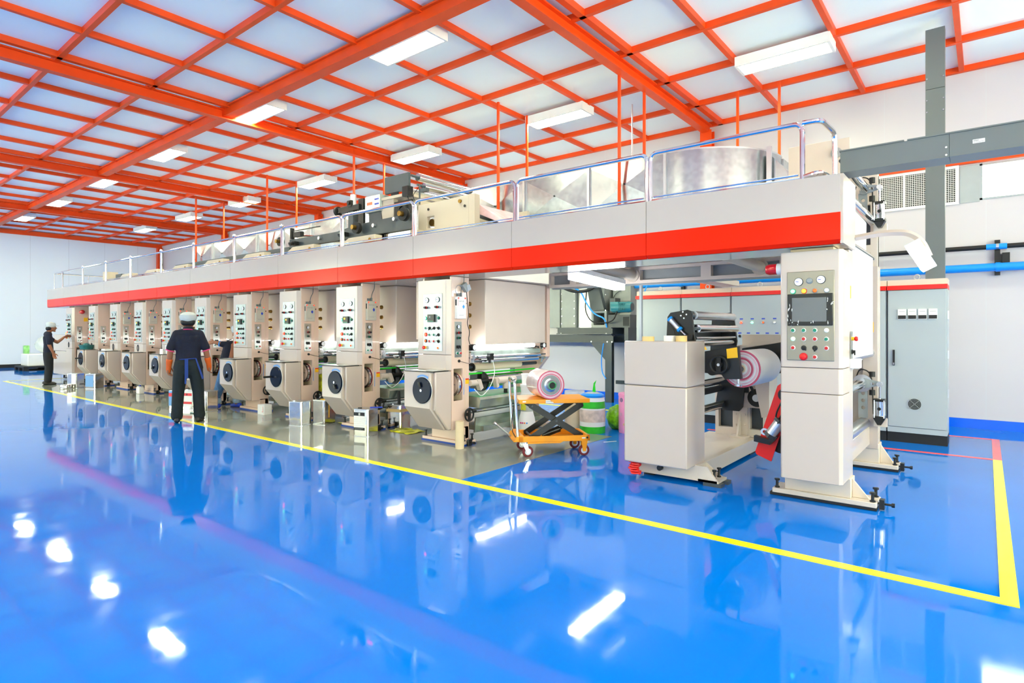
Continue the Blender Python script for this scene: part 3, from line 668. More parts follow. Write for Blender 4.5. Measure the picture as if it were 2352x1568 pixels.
# ------------------------------------------------------------ printing unit (x measured from its right face)
def unit(X, label, crank=True, emblem=False, module=True, dial_ang=.3, handle_out=False):
    t = thing('printing_unit', label, 'printing unit', (X, 5.0, 0), 'printing units in a row', off=(0, -5.0, 0))
    # side frame post and control cabinet
    fr = B().plate([(4.95, .20), (5.18, .20), (5.18, .07), (5.245, .07), (5.245, 2.0), (4.95, 2.0)],
                   [[(4.985, .538), (5.135, .538), (5.135, .915), (4.985, .915)]], 'x', -.03, 0)
    fr.box(-.5, -.03, 5.215, 5.245, .07, 2.0).box(-.5, -.47, 4.96, 5.215, .2, 2.0).box(-.47, -.03, 4.96, 5.215, .2, .23).box(-.47, -.03, 4.96, 5.215, 1.94, 1.96)
    obj('side_frame', fr, 'beige', t, .003)
    obj('joint_strip', B().box(0, .0015, 5.178, 5.182, .22, 2.0), 'paper', t)
    cb = B().prism([(-.52, 4.95), (-.52, 4.90), (-.045, 4.90), (-.0, 4.95)], 'z', 1.083, 1.965)
    obj('control_cabinet', cb, 'beige2', t, .004)
    obj('lower_cover', B().prism([(-.52, 4.95), (-.52, 4.90), (-.045, 4.90), (-.0, 4.95)], 'z', .9 if crank else .885, 1.079), 'beige2', t, .004)
    if not crank:
        obj('lower_cover', B().prism([(-.52, 4.95), (-.52, 4.90), (-.045, 4.90), (-.0, 4.95)], 'z', .2, .881), 'beige2', t, .004)
    # front panel
    pn = obj('control_panel', B().box(-.42, -.10, 4.893, 4.90, 1.122, 1.802), 'panelgrey', t, .003)
    F = Face('front', pn, -.42, -.10, 1.122, 1.802, 4.893)
    F.lines([(.21, .03, .09), (.78, .03, .11), (.21, .19, .06), (.78, .19, .08), (.5, .335, .08), (.15, .385, .07), (.82, .38, .08), (.15, .555, .08), (.37, .545, .07), (.59, .55, .03), (.82, .545, .06), (.15, .67, .08), (.36, .665, .03), (.59, .665, .03), (.82, .665, .06), (.15, .785, .08), (.36, .782, .03), (.59, .782, .03), (.82, .78, .06)])
    F.gauge(.21, .11, .032); F.gauge(.78, .105, .032)
    F.knob(.21, .24); F.knob(.78, .235)
    ds = F.slab('display', .31, .66, .36, .495, .028, 'black')
    F.slab('readout', .40, .48, .39, .42, .0295, 'led_y' if X < -5.5 else 'mgrey', .028, ds); F.slab('strip', .32, .62, .472, .486, .0295, 'green', .028, ds)
    F.button(.15, .428, 'led_g', .015, 'indicator_lamp', 'green'); F.button(.83, .425, 'green', .014, 'indicator_lamp', 'black')
    F.button(.15, .6, 'led_g' if X < -5.5 else 'green', .013); F.switch(.355, .6, .1); F.switch(.59, .6, -.9); F.switch(.82, .6, .9)
    F.button(.15, .713, 'led_r', .017, 'indicator_lamp', 'redk'); F.button(.355, .715, 'green', .013); F.button(.59, .715, 'green', .013); F.switch(.82, .715, -.9)
    F.button(.15, .825, 'orangek', .015, 'indicator_lamp', 'black'); F.button(.355, .828, 'redk', .013); F.button(.59, .828, 'redk', .013); F.switch(.82, .828, .9)
    F.estop(.12, .94, .02); F.button(.81, .943, 'orangek', .012)
    # side panel
    sp = obj('side_panel', B().box(0, .005, 4.998, 5.115, 1.05, 1.47), 'steel', t, .002)
    G = Face('side', sp, 4.998, 5.115, 1.05, 1.47, .005)
    G.lines([(.5, .045, .3), (.5, .245, .25), (.5, .395, .2), (.35, .64, .12), (.65, .64, .12)])
    G.gauge(.5, .14, .023); G.knob(.5, .31, 'redk', .015, .045); G.knob(.5, .455, 'green', .014, .035)
    G.switch(.38, .70, .2); G.switch(.64, .70, .2); G.button(.28, .885, 'green', .012); G.button(.76, .885, 'redk', .012)
    obj('cable_hole', B().cyl((0, 5.07, 1.005), (.012, 5.07, 1.005), .017, n=14), 'rubber', t)
    obj('cable', B().tube(fillet([(.012, 5.07, 1.005), (.03, 5.14, .985), (.03, 5.25, .96)], .05), .003, 5), 'rubber', t)
    if module:
        mo = obj('signal_module', B().box(0, .045, 5.0, 5.15, 1.505, 1.765), 'white' if X > -5.5 else 'modgrey', t, .004)
        H = Face('side', mo, 5.0, 5.15, 1.505, 1.765, .045)
        H.button(.12, .07, 'led_r', .007, 'indicator_lamp', 'redk', .004); H.button(.88, .07, 'led_r', .007, 'indicator_lamp', 'redk', .004)
        H.slab('red_line', .07, .09, .1, .42, .0012, 'lblr')
        text('module_name', 'DLP-CK', .026, at(.0455, 5.07, 1.71, SIDE), 'mgrey', mo)
        dm = B().prism([(5.105, 1.62), (5.125, 1.647), (5.105, 1.674), (5.085, 1.647)], 'x', .045, .047)
        obj('diamond_logo', dm, 'bluep' if X > -5.5 else 'bluecap', mo)
        H.slab('seam', .02, .98, .79, .795, .0008, 'mgrey'); H.slab('small_print', .2, .72, .83, .845, .0008, 'mgrey')
        obj('side_label', B().box(.012, .034, 4.9985, 5.0, 1.66, 1.73), 'lblk', mo)
        pg = obj('plug', B().box(.008, .035, 5.02, 5.055, 1.765, 1.80).cyl((.02, 5.085, 1.765), (.02, 5.085, 1.81), .014, n=10), 'duct', mo)
        obj('plug_cable', B().tube(fillet([(.02, 5.085, 1.81), (.02, 5.1, 1.88), (.02, 5.135, 1.93), (.02, 5.14, 2.0)], .05), .005, 6), 'duct', mo)
        obj('screw_hole', B().cyl((0, 5.195, 1.69), (.003, 5.195, 1.69), .009, n=10), 'black', t)
    # drive recess with pulley
    rc = obj('recess_lining', B().box(-.3, -.032, 5.137, 5.145, .53, .93).box(-.3, -.29, 4.98, 5.14, .53, .93), 'paper', t)
    pu = obj('drive_pulley', B().lathe([(.0, 0), (.135, 0), (.135, .02), (.12, .03), (.12, .06), (.135, .07), (.135, .085), (0, .085)], (-.11, 5.13, .725), (0, -1, 0), 28, 2).lathe([(.136, .03), (.142, .034), (.142, .05), (.136, .055)], (-.11, 5.13, .725), (0, -1, 0), 28, 1, True).lathe([(.125, .055), (.148, .06), (.148, .085), (.125, .09)], (-.11, 5.13, .725), (0, -1, 0), 28, 0, True), ['chrome', 'maroon', 'beige'], t)
    obj('pulley_bar', B().cyl((-.11, 5.03, .725), (-.02, 5.03, .725), .006, n=8), 'chrome', pu)
    obj('warning_label', B().box(0, .0012, 5.185, 5.243, .725, .79, 0).box(.0012, .0018, 5.185, 5.243, .775, .79, 1), ['yel', 'redp'], t)
    obj('ruler_label', B().box(0, .0012, 5.15, 5.16, .6, .8), 'lblb', t)
    if crank:
        q = [(4.95, .893), (4.65, .893), (4.65, .477), (4.875, .205), (4.95, .205)]
        cbx = B(); A = []
        n4 = [(-.52, p) for p in q]
        # front corner toward +x is bevelled
        cbx.prism(q, 'x', -.49, -.045)
        cbx.prism([(4.95, .893), (4.69, .893), (4.69, .46), (4.895, .205), (4.95, .205)], 'x', -.045, 0)
        obj('crank_box', cbx, 'beige2', t, .012)
        lid = obj('top_tray', B().box(-.50, -.0, 4.645, 4.90, .893, .902), 'black', t)
        obj('paper_scrap', B().box(-.40, -.12, 4.66, 4.78, .902, .905).box(-.3, -.05, 4.72, 4.88, .902, .904), 'alu', lid)
        di = obj('crank_dial', B().lathe([(0, 0), (.157, 0), (.157, .005), (.0, .005)], (-.155-.01, 4.65, .682), (0, -1, 0), 40, 1).lathe([(0, .006), (.152, .006), (.152, .02), (.145, .026), (0, .026)], (-.165, 4.65, .682), (0, -1, 0), 40, 0), ['dial', 'lbl'], t)
        obj('dial_hub', B().cyl((-.165, 4.626, .682), (-.165, 4.615, .682), .016, n=12), 'chrome', di)
        arc = [(-.165+.19*math.cos(a), .672+.19*math.sin(a)) for a in [R(60+6*i) for i in range(11)]]
        arc += [(-.165+.165*math.cos(a), .672+.165*math.sin(a)) for a in [R(120-6*i) for i in range(11)]]
        obj('dial_plate', B().prism(arc, 'y', 4.647, 4.65), 'lblb', t)
        hx, hz = -.165+.095*math.sin(dial_ang), .682+.095*math.cos(dial_ang)
        if handle_out:
            hd = B().cyl((hx, 4.62, hz), (hx, 4.5, hz), .016, n=12)
        else:
            ex, ez = -.165+.02*math.sin(dial_ang), .682+.02*math.cos(dial_ang)
            hd = B().tube([(hx, 4.61, hz), ((hx+ex)/2, 4.606, (hz+ez)/2), (ex+(hx-ex)*.2, 4.612, ez+(hz-ez)*.2)], .015, 10)
        obj('crank_handle', hd, 'black', di)
    if emblem:
        c = (-.30, 4.899, .985); em = B()
        pts = [Vector((c[0]+.05*math.cos(2*PI*i/24), c[1], c[2]+.068*math.sin(2*PI*i/24))) for i in range(24)]
        em.tube(pts, .007, 6, closed=True); em.box(c[0]-.012, c[0]+.012, c[1]-.003, c[1], c[2]-.05, c[2]+.05)
        obj('oval_emblem', em, 'dial', t)
    # hand wheel low on the side
    if crank:
        hw = obj('hand_wheel', B().tube([(.05, 5.2+.073*math.cos(2*PI*i/24), .36+.073*math.sin(2*PI*i/24)) for i in range(24)], .011, 8, closed=True).cyl((0, 5.2, .36), (.06, 5.2, .36), .02, n=12), 'rubber', t)
        obj('spoke', B().box(.042, .056, 5.182, 5.218, .295, .425), 'rubber', hw)
        obj('grip', B().cyl((.05, 5.25, .40), (.1, 5.27, .40), .011, n=10), 'rubber', hw)
    foot(t, -.62, .09, 5.06, 5.27, -.48, -.0, .22, pad='blue')
    # rear frame
    rf = B().plate([(-.55, .07), (-.16, .07), (-.16, .78), (.03, 1.0), (.03, 2.0), (-.9, 2.0), (-.9, 1.1), (-.55, .9)], [], 'y', 6.83, 6.9)
    rr = obj('rear_frame', rf, 'beige', t, .003)
    obj('rear_foot', B().box(-.66, .06, 6.76, 6.96, .01, .07), 'beige', t)
    RP = Face('front', rr, -.08, .02, 1.09, 1.17, 6.83)
    RP.slab('label', .05, .4, .05, .25, .002, 'bluecap'); RP.slab('label', .6, .95, .05, .25, .002, 'bluecap')
    RP.button(.22, .7, 'green', .009); RP.button(.78, .7, 'redk', .009)
    obj('valve', B().cyl((-.02, 6.83, .99), (-.02, 6.77, .99), .025, n=12).cyl((-.02, 6.79, .99), (.05, 6.79, .985), .013, n=10).cyl((-.02, 6.79, .97), (-.04, 6.79, .92), .012, n=8), 'alu', rr)
    # dryer hood between the frames
    hd = B().prism([(.04, 1.19), (.04, 2.0), (-.72, 2.0), (-.72, 1.42), (-.52, 1.19)], 'y', 5.5, 6.78)
    obj('dryer_hood', hd, 'cream', t, .012)
    obj('inner_wall', B().box(-.95, -.75, 5.26, 6.8, 1.25, 2.0), 'beige', t)
    for z in (1.69, 1.55, 1.41): obj('lock_knob', B().cyl((-.06, 5.245, z), (-.06, 5.31, z), .022, n=12).cyl((-.06, 5.31, z), (-.06, 5.33, z), .028, n=12), 'brass', t)
    obj('pressure_gauge', B().box(-.05, .02, 5.245, 5.29, 1.12, 1.19, 0).cyl((0, 5.3, 1.16), (.045, 5.3, 1.16), .04, n=18, m=0).cyl((.045, 5.3, 1.16), (.048, 5.3, 1.16), .032, n=18, m=1), ['black', 'dialw'], t)
    obj('pressure_gauge', B().box(-.05, .02, 6.78, 6.83, 1.13, 1.19, 0).cyl((.0, 6.74, 1.16), (.045, 6.74, 1.16), .036, n=18, m=0).cyl((.045, 6.74, 1.16), (.048, 6.74, 1.16), .03, n=18, m=1), ['black', 'dialw'], t)
    obj('clamp_block', B().box(-.06, .03, 5.25, 5.31, .98, 1.09).cyl((.03, 5.28, 1.04), (.05, 5.28, 1.04), .03, n=12), 'alu', t)
    # rollers, doctor blade, ink trays
    def roll(x, z, r_, m, y0=5.3, y1=6.78, name='roller', shaft=True):
        o = obj(name, B().cyl((x, y0, z), (x, y1, z), r_, n=20), m, t)
        if shaft: obj('shaft', B().cyl((x, 5.245, z), (x, 6.83, z), r_*.45, n=10), 'dgrey', o)
        return o
    obj('dryer_lamp', B().cyl((.0, 5.36, 1.165), (.0, 6.55, 1.165), .026, n=14), 'tube', t)
    obj('nip_plate', B().box(-.12, -.03, 5.32, 6.75, 1.05, 1.115), 'inkpan', t)
    roll(.0, 1.035, .022, 'chrome', 5.4, 6.7); roll(-.04, .985, .028, 'chrome', 5.5, 6.7); roll(-.12, 1.13, .03, 'chrome', 5.3, 6.78); roll(-.28, .99, .035, 'chrome'); roll(-.42, 1.1, .04, 'chrome')
    obj('register_sensor', B().box(.0, .05, 5.58, 5.65, 1.0, 1.08).cyl((.025, 5.6, 1.0), (.025, 5.6, .96), .016, n=10), 'black', t)
    obj('sensor_cable', B().tube(fillet([(.03, 5.65, .99), (.05, 5.68, .85), (.04, 5.6, .66), (.06, 5.4, .55), (.04, 5.3, .66)], .12), .005, 6), 'white', t)
    ir = roll(-.17, .905, .052, 'rubroll', 5.5, 6.45, 'impression_roller')
    obj('end_ring', B().ring((-.17, 5.49, .905), (0, -1, 0), .03, .053, .02, 20), 'rubber', ir)
    obj('green_strip', B().box(-.19, -.15, 5.3, 6.78, .815, .835), 'greenbar', t)
    gy = roll(-.2, .715, .085, 'chrome', 5.75, 6.5, 'gravure_cylinder')
    obj('cylinder_cover', B().lathe([(0, 0), (.13, 0), (.13, .04), (.06, .05), (0, .05)], (-.2, 5.66, .715), (0, 1, 0), 26).box(-.33, -.2, 5.62, 5.7, .62, .82), 'black', gy)
    obj('journal', B().cyl((-.2, 5.245, .715), (-.2, 5.66, .715), .035, n=16), 'chrome', gy)
    obj('support_arm', B().cyl((.02, 5.75, .73), (.02, 6.1, .73), .045, n=16).cyl((.02, 5.92, .73), (.02, 5.92, .62), .04, n=14).prism([(5.70, .76), (5.76, .77), (5.77, .65), (5.73, .64)], 'x', -.02, .04), 'cream', t)
    obj('side_arm', B().cyl((.0, 5.26, .73), (.0, 5.42, .73), .038, n=14).prism([(5.36, .76), (5.42, .77), (5.47, .66), (5.42, .63)], 'x', -.02, .04), 'cream', t)
    obj('piston', B().cyl((.02, 5.92, .62), (.02, 5.92, .46), .024, n=12).cyl((-.05, 5.3, .735), (-.05, 5.75, .735), .018, n=10), 'rubber', t)
    tr_ = obj('ink_tray', B().prism([(-.42, .56), (.1, .56), (.12, .53), (.1, .43), (-.4, .43), (-.44, .53)], 'y', 5.32, 6.7), 'inkpan', t)
    obj('ink_stain', B().box(-.4, .09, 5.34, 6.68, .56, .563), 'inkgreen', tr_)
    obj('drip_sheet', B().box(-.4, .0, 5.3, 6.72, .30, .305).prism([(.0, .305), (.02, .30), (.0, .12), (-.02, .12)], 'y', 5.35, 6.7), 'inkpan', t)
    obj('lower_tray', B().box(-.5, .1, 5.4, 6.7, .14, .2), 'inkpan', t)
    obj('tie_bar', B().cyl((-.05, 5.245, .38), (-.05, 6.83, .38), .028, n=14).cyl((-.35, 5.245, .25), (-.35, 6.83, .25), .025, n=14), 'chrome', t)
    fm = B().prism([(-.16, 1.14), (-.13, 1.14), (-.2, .955), (-.23, .955)], 'y', 5.62, 6.5)
    obj('printed_film', fm, 'filmpink', t)
    return t
UX = [-4.87, -6.545, -8.018, -9.49, -10.97, -12.45, -13.93, -15.41, -16.9]
UL = ['printing unit nearest the orange lift cart, with loose cables hanging on its side', 'second printing unit from the lift cart, with a square tin in front of it', 'third printing unit from the lift cart, beside a pair of shiny tins', 'fourth printing unit from the lift cart, hiding a leaning worker behind it',
      'fifth printing unit from the lift cart, whose side panel a hand is touching', 'sixth printing unit from the lift cart, right behind the capped standing worker', 'seventh printing unit from the lift cart, left of the standing worker', 'eighth printing unit from the lift cart, with oval emblem and white scraps on its tray', 'ninth printing unit from the lift cart, with a teal basin on its crank box']
DA = [-.25, 2.6, -1.6, 3.6, -.5, -2.2, -1.5, 3.1, 1.4]
for i, (x, l) in enumerate(zip(UX, UL)):
    unit(x, l, True, i >= 6, i < 8, DA[i], i in (2, 8))
unit(-18.7, 'plain leftmost printing unit without a crank box, with a red beacon on its side', False, True, False)

# extras on single units
tb = thing('beacon_lamp', 'small red beacon on the side of the leftmost unit', 'beacon', (-18.68, 5.1, 1.85))
obj('dome', B().cyl((-18.7, 5.1, 1.85), (-18.62, 5.1, 1.85), .055, n=16).sph((-18.62, 5.1, 1.85), .055, n=12), 'beacon', tb)
tag(obj('warning_sticker', B().box(-18.7, -18.697, 5.15, 5.24, 1.6, 1.7), 'yel'), 'orange warning sticker on the leftmost unit below the red beacon', 'sticker')
ju = thing('junction_box', 'small grey tilted junction box with loose wires hanging on the nearest unit', 'junction box', (-4.85, 5.14, 1.87))
obj('box', B().prism([(5.08, 1.9), (5.15, 1.94), (5.22, 1.86), (5.16, 1.82)], 'x', -4.868, -4.82), 'mgrey', ju)
obj('lid', B().prism([(5.15, 1.9), (5.2, 1.92), (5.23, 1.86), (5.17, 1.83)], 'x', -4.82, -4.815), 'cab', ju)
obj('wire', B().tube(fillet([(-4.83, 5.16, 1.83), (-4.83, 5.18, 1.7), (-4.83, 5.2, 1.55), (-4.83, 5.17, 1.45), (-4.83, 5.22, 1.35), (-4.83, 5.19, 1.25), (-4.83, 5.26, 1.15)], .06), .005, 6), 'rubber', ju)
obj('wire', B().tube(fillet([(-4.84, 5.1, 1.9), (-4.84, 5.02, 1.9), (-4.84, 4.98, 1.85), (-4.84, 4.99, 1.8), (-4.84, 5.04, 1.8)], .04), .003, 6), 'mgrey', ju)

# ------------------------------------------------------------ right hand control pillar stand
t = thing('outfeed_stand', 'tall cream stand with touch screen control pillar, rollers and white film at the right end', 'control stand', (-1.04, 5.9, 0))
cab = lambda z0, z1: B().prism([(-1.263, 5.25), (-1.263, 4.96), (-1.253, 4.95), (-.855, 4.95), (-.83, 4.975), (-.83, 5.25)], 'z', z0, z1)
obj('control_cabinet', cab(1.083, 1.976), 'beige2', t, .004)
obj('middle_cover', cab(.888, 1.079), 'beige2', t, .004)
obj('lower_cover', cab(.215, .884), 'beige2', t, .004)
obj('front_frame', B().box(-1.22, -.835, 5.25, 5.42, .06, 2.0), 'beige2', t, .004)
obj('cap', B().box(-1.2, -.9, 5.0, 5.3, 1.976, 2.0), 'paper', t)
pn = obj('control_panel', B().box(-1.212, -.882, 4.942, 4.95, 1.137, 1.82), 'psteel', t, .004)
F = Face('front', pn, -1.212, -.882, 1.137, 1.82, 4.942)
F.gauge(.256, .115, .032); F.gauge(.728, .10, .032); F.button(.485, .108, 'mgrey', .018, 'push_button', 'mgrey', .02)
for a, m in ((.135, 'led_g'), (.372, 'led_y'), (.605, 'orangek'), (.845, 'white')): F.button(a, .22, m, .015, 'indicator_lamp', {'led_g': 'green', 'led_y': 'redk'}.get(m, 'mgrey'))
sc = obj('touch_screen', B().box(-1.206, -.892, 4.928, 4.942, 1.405, 1.648), 'black', t, .004)
obj('glass', B().box(-1.172, -.932, 4.925, 4.928, 1.435, 1.618), 'screen', sc)
wr = B()
for i in range(26):
    x = random.choice((random.uniform(-1.205, -1.17), random.uniform(-.93, -.893))); z = random.uniform(1.41, 1.64)
    if i % 3 == 0: x, z = random.uniform(-1.2, -.9), random.uniform(1.408, 1.43)
    dx, dz = random.uniform(-.012, .012), random.uniform(-.02, .02)
    wr.prism([(x, z), (x+dx+.003, z+dz), (x+dx*1.5, z+dz*1.7), (x+dx*.4-.003, z+dz)], 'y', 4.922, 4.9245)
obj('protective_film', wr, 'alu', sc)
F.lines([(.135, .612, .03), (.37, .612, .03), (.6, .612, .05), (.84, .612, .1), (.42, .19, .04), (.74, .19, .03), (.36, .735, .02), (.38, .8, .03)])
for r_, row in ((.66, ('green', 'green', 'green', 'white')), (.757, ('led_g', 'redk', 'redk', 'green')), (.857, ('redk', 0, 1, 'redk'))):
    for a, m in zip((.135, .365, .602, .84), row):
        if m in (0, 1): F.switch(a, r_, .8 if m == 0 else 0)
        else: F.button(a, r_, m, .0125)
F.button(.36, .955, 'redp', .022, 'emergency_stop', 'redk', .03); F.button(.602, .957, 'redk', .0125)
# right side small buttons
sb = obj('side_strip', B().box(-.83, -.826, 5.27, 5.36, 1.13, 1.36), 'steel', t)
G = Face('side', sb, 5.27, 5.36, 1.13, 1.36, -.826); G.estop(.5, .25, .018); G.switch(.5, .7, 0)
obj('side_box', B().box(-.835, -.77, 5.26, 5.40, 1.07, 1.145), 'white', t, .006)
obj('yellow_sticker', B().box(-.835, -.8335, 5.3, 5.33, 1.62, 1.72), 'yel', t)
foot(t, -1.39, -.645, 5.2, 5.44, -1.3, -.82, .21, pad=True, m='cream', ztop=.062, rib=.12)
foot(t, -1.39, -.66, 6.76, 7.0, -1.3, -.82, .25, pad=True, m='cream', ztop=.062, rib=.12)
# rear frame with cut-outs and upper tower
out = [(-1.3, .22), (-.835, .22), (-.835, 2.0), (-.9, 2.1), (-.9, 2.95), (-1.08, 3.0), (-1.08, 3.33), (-1.66, 3.28), (-1.66, 2.5), (-1.3, 2.0)]
out = [(-1.3, .2), (-.835, .2), (-.835, 2.95), (-1.08, 2.95), (-1.08, 3.33), (-1.66, 3.33), (-1.66, 2.5), (-1.3, 2.0)]
rfm = obj('rear_frame', B().plate(out, [[(-1.1, 2.22), (-.9, 2.22), (-.9, 2.62), (-1.1, 2.62)], [(-1.1, 2.02), (-.9, 2.02), (-.9, 2.14), (-1.1, 2.14)]], 'y', 6.83, 6.9), 'cream', t, .004)
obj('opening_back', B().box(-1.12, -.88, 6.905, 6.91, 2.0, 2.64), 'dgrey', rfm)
obj('edge_cover', B().box(-.96, -.83, 6.78, 6.83, .2, 2.0).box(-.96, -.83, 6.9, 6.95, .2, 2.0), 'beige2', t, .003)
obj('orange_label', B().box(-.88, -.865, 6.777, 6.78, 1.35, 1.45), 'yel', t)
obj('tie_beam', B().box(-1.1, -.9, 5.42, 6.83, .24, .42), 'beige2', t, .004)
fl = obj('round_flange', B().lathe([(0, 0), (.052, 0), (.052, .02), (0, .02)], (-1.2, 6.83, 3.19), (0, -1, 0), 24), 'steel', rfm)
def roll(x, z, r_, m='chrome', y0=5.44, y1=6.78):
    o = obj('roller', B().cyl((x, y0, z), (x, y1, z), r_, n=24), m, t)
    obj('shaft', B().cyl((x, 5.42, z), (x, 6.83, z), r_*.4, n=10), 'dgrey', o); return o
roll(-.92, 2.745, .042, 'chrome', 5.7); roll(-.9, 2.45, .055); roll(-.9, 2.07, .05); roll(-.9, 1.15, .045, 'alu'); a1_ = roll(-.95, .85, .05); roll(-.95, .45, .055, 'alu')
obj('roller_flange', B().ring((-.95, 6.7, .85), (0, -1, 0), .05, .085, .02, 24), 'alu', a1_)
obj('film_web', B().box(-.853, -.851, 5.5, 6.62, 1.14, 2.08).prism([(-.94, 1.96), (-.935, 1.96), (-.853, 2.06), (-.853, 2.08)], 'y', 5.5, 6.62), 'film', t)
obj('film_web', B().prism([(-.902, 2.5), (-.9, 2.505), (-.905, 2.12), (-.907, 2.12)], 'y', 5.5, 6.6), 'film', t)
obj('film_web', B().prism([(-.9, 1.105), (-.897, 1.105), (-1.06, .90), (-1.063, .90)], 'y', 5.5, 6.4), 'film', t)
for zc in (2.745, .85):
    ar = obj('dancer_arm', B().plate([(-.97, zc-.04), (-.93, zc-.05), (-.82, zc-.02), (-.785, zc), (-.80, zc+.022), (-.93, zc+.05), (-.97, zc+.04)], [[(-.865+.014*math.cos(a), zc+.014*math.sin(a)) for a in [2*PI*i/10 for i in range(10)]]], 'y', 6.66, 6.68), 'mgrey', t)
    hs = [[(-.945+.018*math.cos(a), zc-d_+.018*math.sin(a)) for a in [2*PI*i/10 for i in range(10)]] for d_ in (.1, .17, .24)]
    obj('lever_plate', B().plate([(-.985, zc-.34), (-.905, zc-.34), (-.91, zc-.03), (-.985, zc-.03)], hs, 'y', 6.70, 6.72), 'mgrey', ar)
    obj('arm_end', B().cyl((-.80, 6.63, zc), (-.80, 6.7, zc), .024, n=16), 'alu', ar)
    cy = obj('air_cylinder', B().box(-.848, -.752, 6.61, 6.71, zc-.165, zc-.14, 0).box(-.848, -.752, 6.61, 6.71, zc-.33, zc-.305, 0).cyl((-.80, 6.66, zc-.305), (-.80, 6.66, zc-.165), .038, n=18, m=1)
             .prism([(-.848, zc-.33), (-.752, zc-.33), (-.785, zc-.39), (-.815, zc-.39)], 'y', 6.62, 6.70, 0), ['black', 'chrome'], t)
    obj('rod', B().cyl((-.80, 6.66, zc-.14), (-.80, 6.66, zc-.02), .009, n=10), 'chrome', cy)
    for x in (-.84, -.76): obj('tie_rod', B().cyl((x, 6.615, zc-.32), (x, 6.615, zc-.15), .007, n=8), 'alu', cy)
    obj('oval_label', B().lathe([(0, 0), (.016, 0), (.016, .003), (0, .003)], (-.80, 6.624, zc-.235), (0, -1, 0), 16), 'black', cy)
    obj('mount', B().box(-.86, -.75, 6.74, 6.8, zc-.42, zc-.34), 'cream', t)
    for dz in (.085, -.085): obj('buffer', B().cyl((-.87, 6.72, zc+dz*.75), (-.87, 6.72, zc+dz*1.35), .026, n=14), 'rubber', t)
    obj('air_hose', B().tube(fillet([(-1.02, 6.74, zc+.02), (-.98, 6.73, zc+.14), (-.9, 6.73, zc+.12), (-.87, 6.73, zc+.02), (-.86, 6.72, zc-.3)], .08), .006, 8), 'rubber', t)
obj('cross_bracket', B().box(-.86, -.835, 6.84, 6.89, 2.0, 2.9), 'white', rfm)
# beacon on the pillar
bc = thing('warning_beacon', 'red warning beacon sticking out left of the right control pillar', 'beacon', (-1.3, 5.1, 1.86))
obj('base', B().cyl((-1.263, 5.05, 1.86), (-1.31, 5.05, 1.86), .046, n=20), 'white', bc)
obj('dome', B().lathe([(.044, 0), (.044, .06), (.034, .085), (0, .09)], (-1.31, 5.05, 1.86), (-1, 0, 0), 22), 'beacon', bc)
# red swing arm
ra = thing('swing_arm', 'red slanted arm plate with an air cylinder beside the right control pillar', 'machine arm', (-1.42, 5.4, .3))
obj('plate', B().prism([(-1.555, .325), (-1.545, .3), (-1.425, .255), (-1.24, .86), (-1.3, .96), (-1.375, .9)], 'y', 5.30, 5.315), 'redarm', ra)
obj('pivot', B().ring((-1.31, 5.30, .83), (0, -1, 0), .03, .055, .03, 22).ring((-1.31, 5.30, .83), (0, -1, 0), .0, .022, .04, 18), 'black', ra)
obj('bushing', B().ring((-1.475, 5.3, .505), (0, -1, 0), .014, .03, .02, 20), 'alu', ra)
obj('bracket', B().prism([(-1.55, .42), (-1.42, .405), (-1.38, .45), (-1.36, .48), (-1.4, .47), (-1.43, .45), (-1.55, .47)], 'y', 5.24, 5.3), 'black', ra)
cy = obj('air_cylinder', B().cyl((-1.345, 5.25, .60), (-1.41, 5.25, .5), .045, n=18), 'alu', ra)
obj('cylinder_cap', B().cyl((-1.41, 5.25, .5), (-1.43, 5.25, .47), .05, n=4).cyl((-1.335, 5.25, .62), (-1.35, 5.25, .595), .05, n=4), 'dgrey', cy)
obj('air_hose', B().tube(fillet([(-1.32, 5.26, .8), (-1.37, 5.25, .68), (-1.38, 5.26, .62), (-1.43, 5.25, .53), (-1.42, 5.25, .5)], .06), .007, 8).tube(fillet([(-1.29, 5.26, .79), (-1.33, 5.25, .66), (-1.37, 5.26, .6)], .06), .007, 8), 'rubber', ra)
obj('rear_motor', B().cyl((-1.36, 5.36, .42), (-1.36, 5.6, .42), .1, n=24), 'rubber', ra)
obj('support_rod', B().cyl((-1.31, 5.3, .83), (-1.24, 5.3, .83), .02, n=12).cyl((-1.25, 5.25, .83), (-1.25, 5.3, .83), .025, n=12), 'dgrey', ra)
# lamp on a curved arm
wl = thing('work_lamp', 'white work lamp on a curved arm at the right end of the canopy', 'lamp', (-.8, 5.36, 2.1))
obj('arm', B().tube(fillet([(-.81, 5.36, 2.10), (-.62, 5.38, 2.125), (-.46, 5.42, 2.115), (-.38, 5.45, 2.05), (-.335, 5.47, 1.93)], .1), .024, 4), 'beige2', wl)
q = Matrix.Translation((-.385, 5.43, 1.93)) @ Matrix.Rotation(R(-28), 4, 'Y')
def tb_(b, mw): bmesh.ops.transform(b.bm, matrix=mw, verts=b.bm.verts[:]); return b
obj('head', tb_(B().box(-.055, .055, -.06, .16, .03, .12), q), 'white', wl, .006)
obj('diffuser', tb_(B().box(-.05, .05, -.055, .155, -.10, .03), q), 'tube', wl, .006)
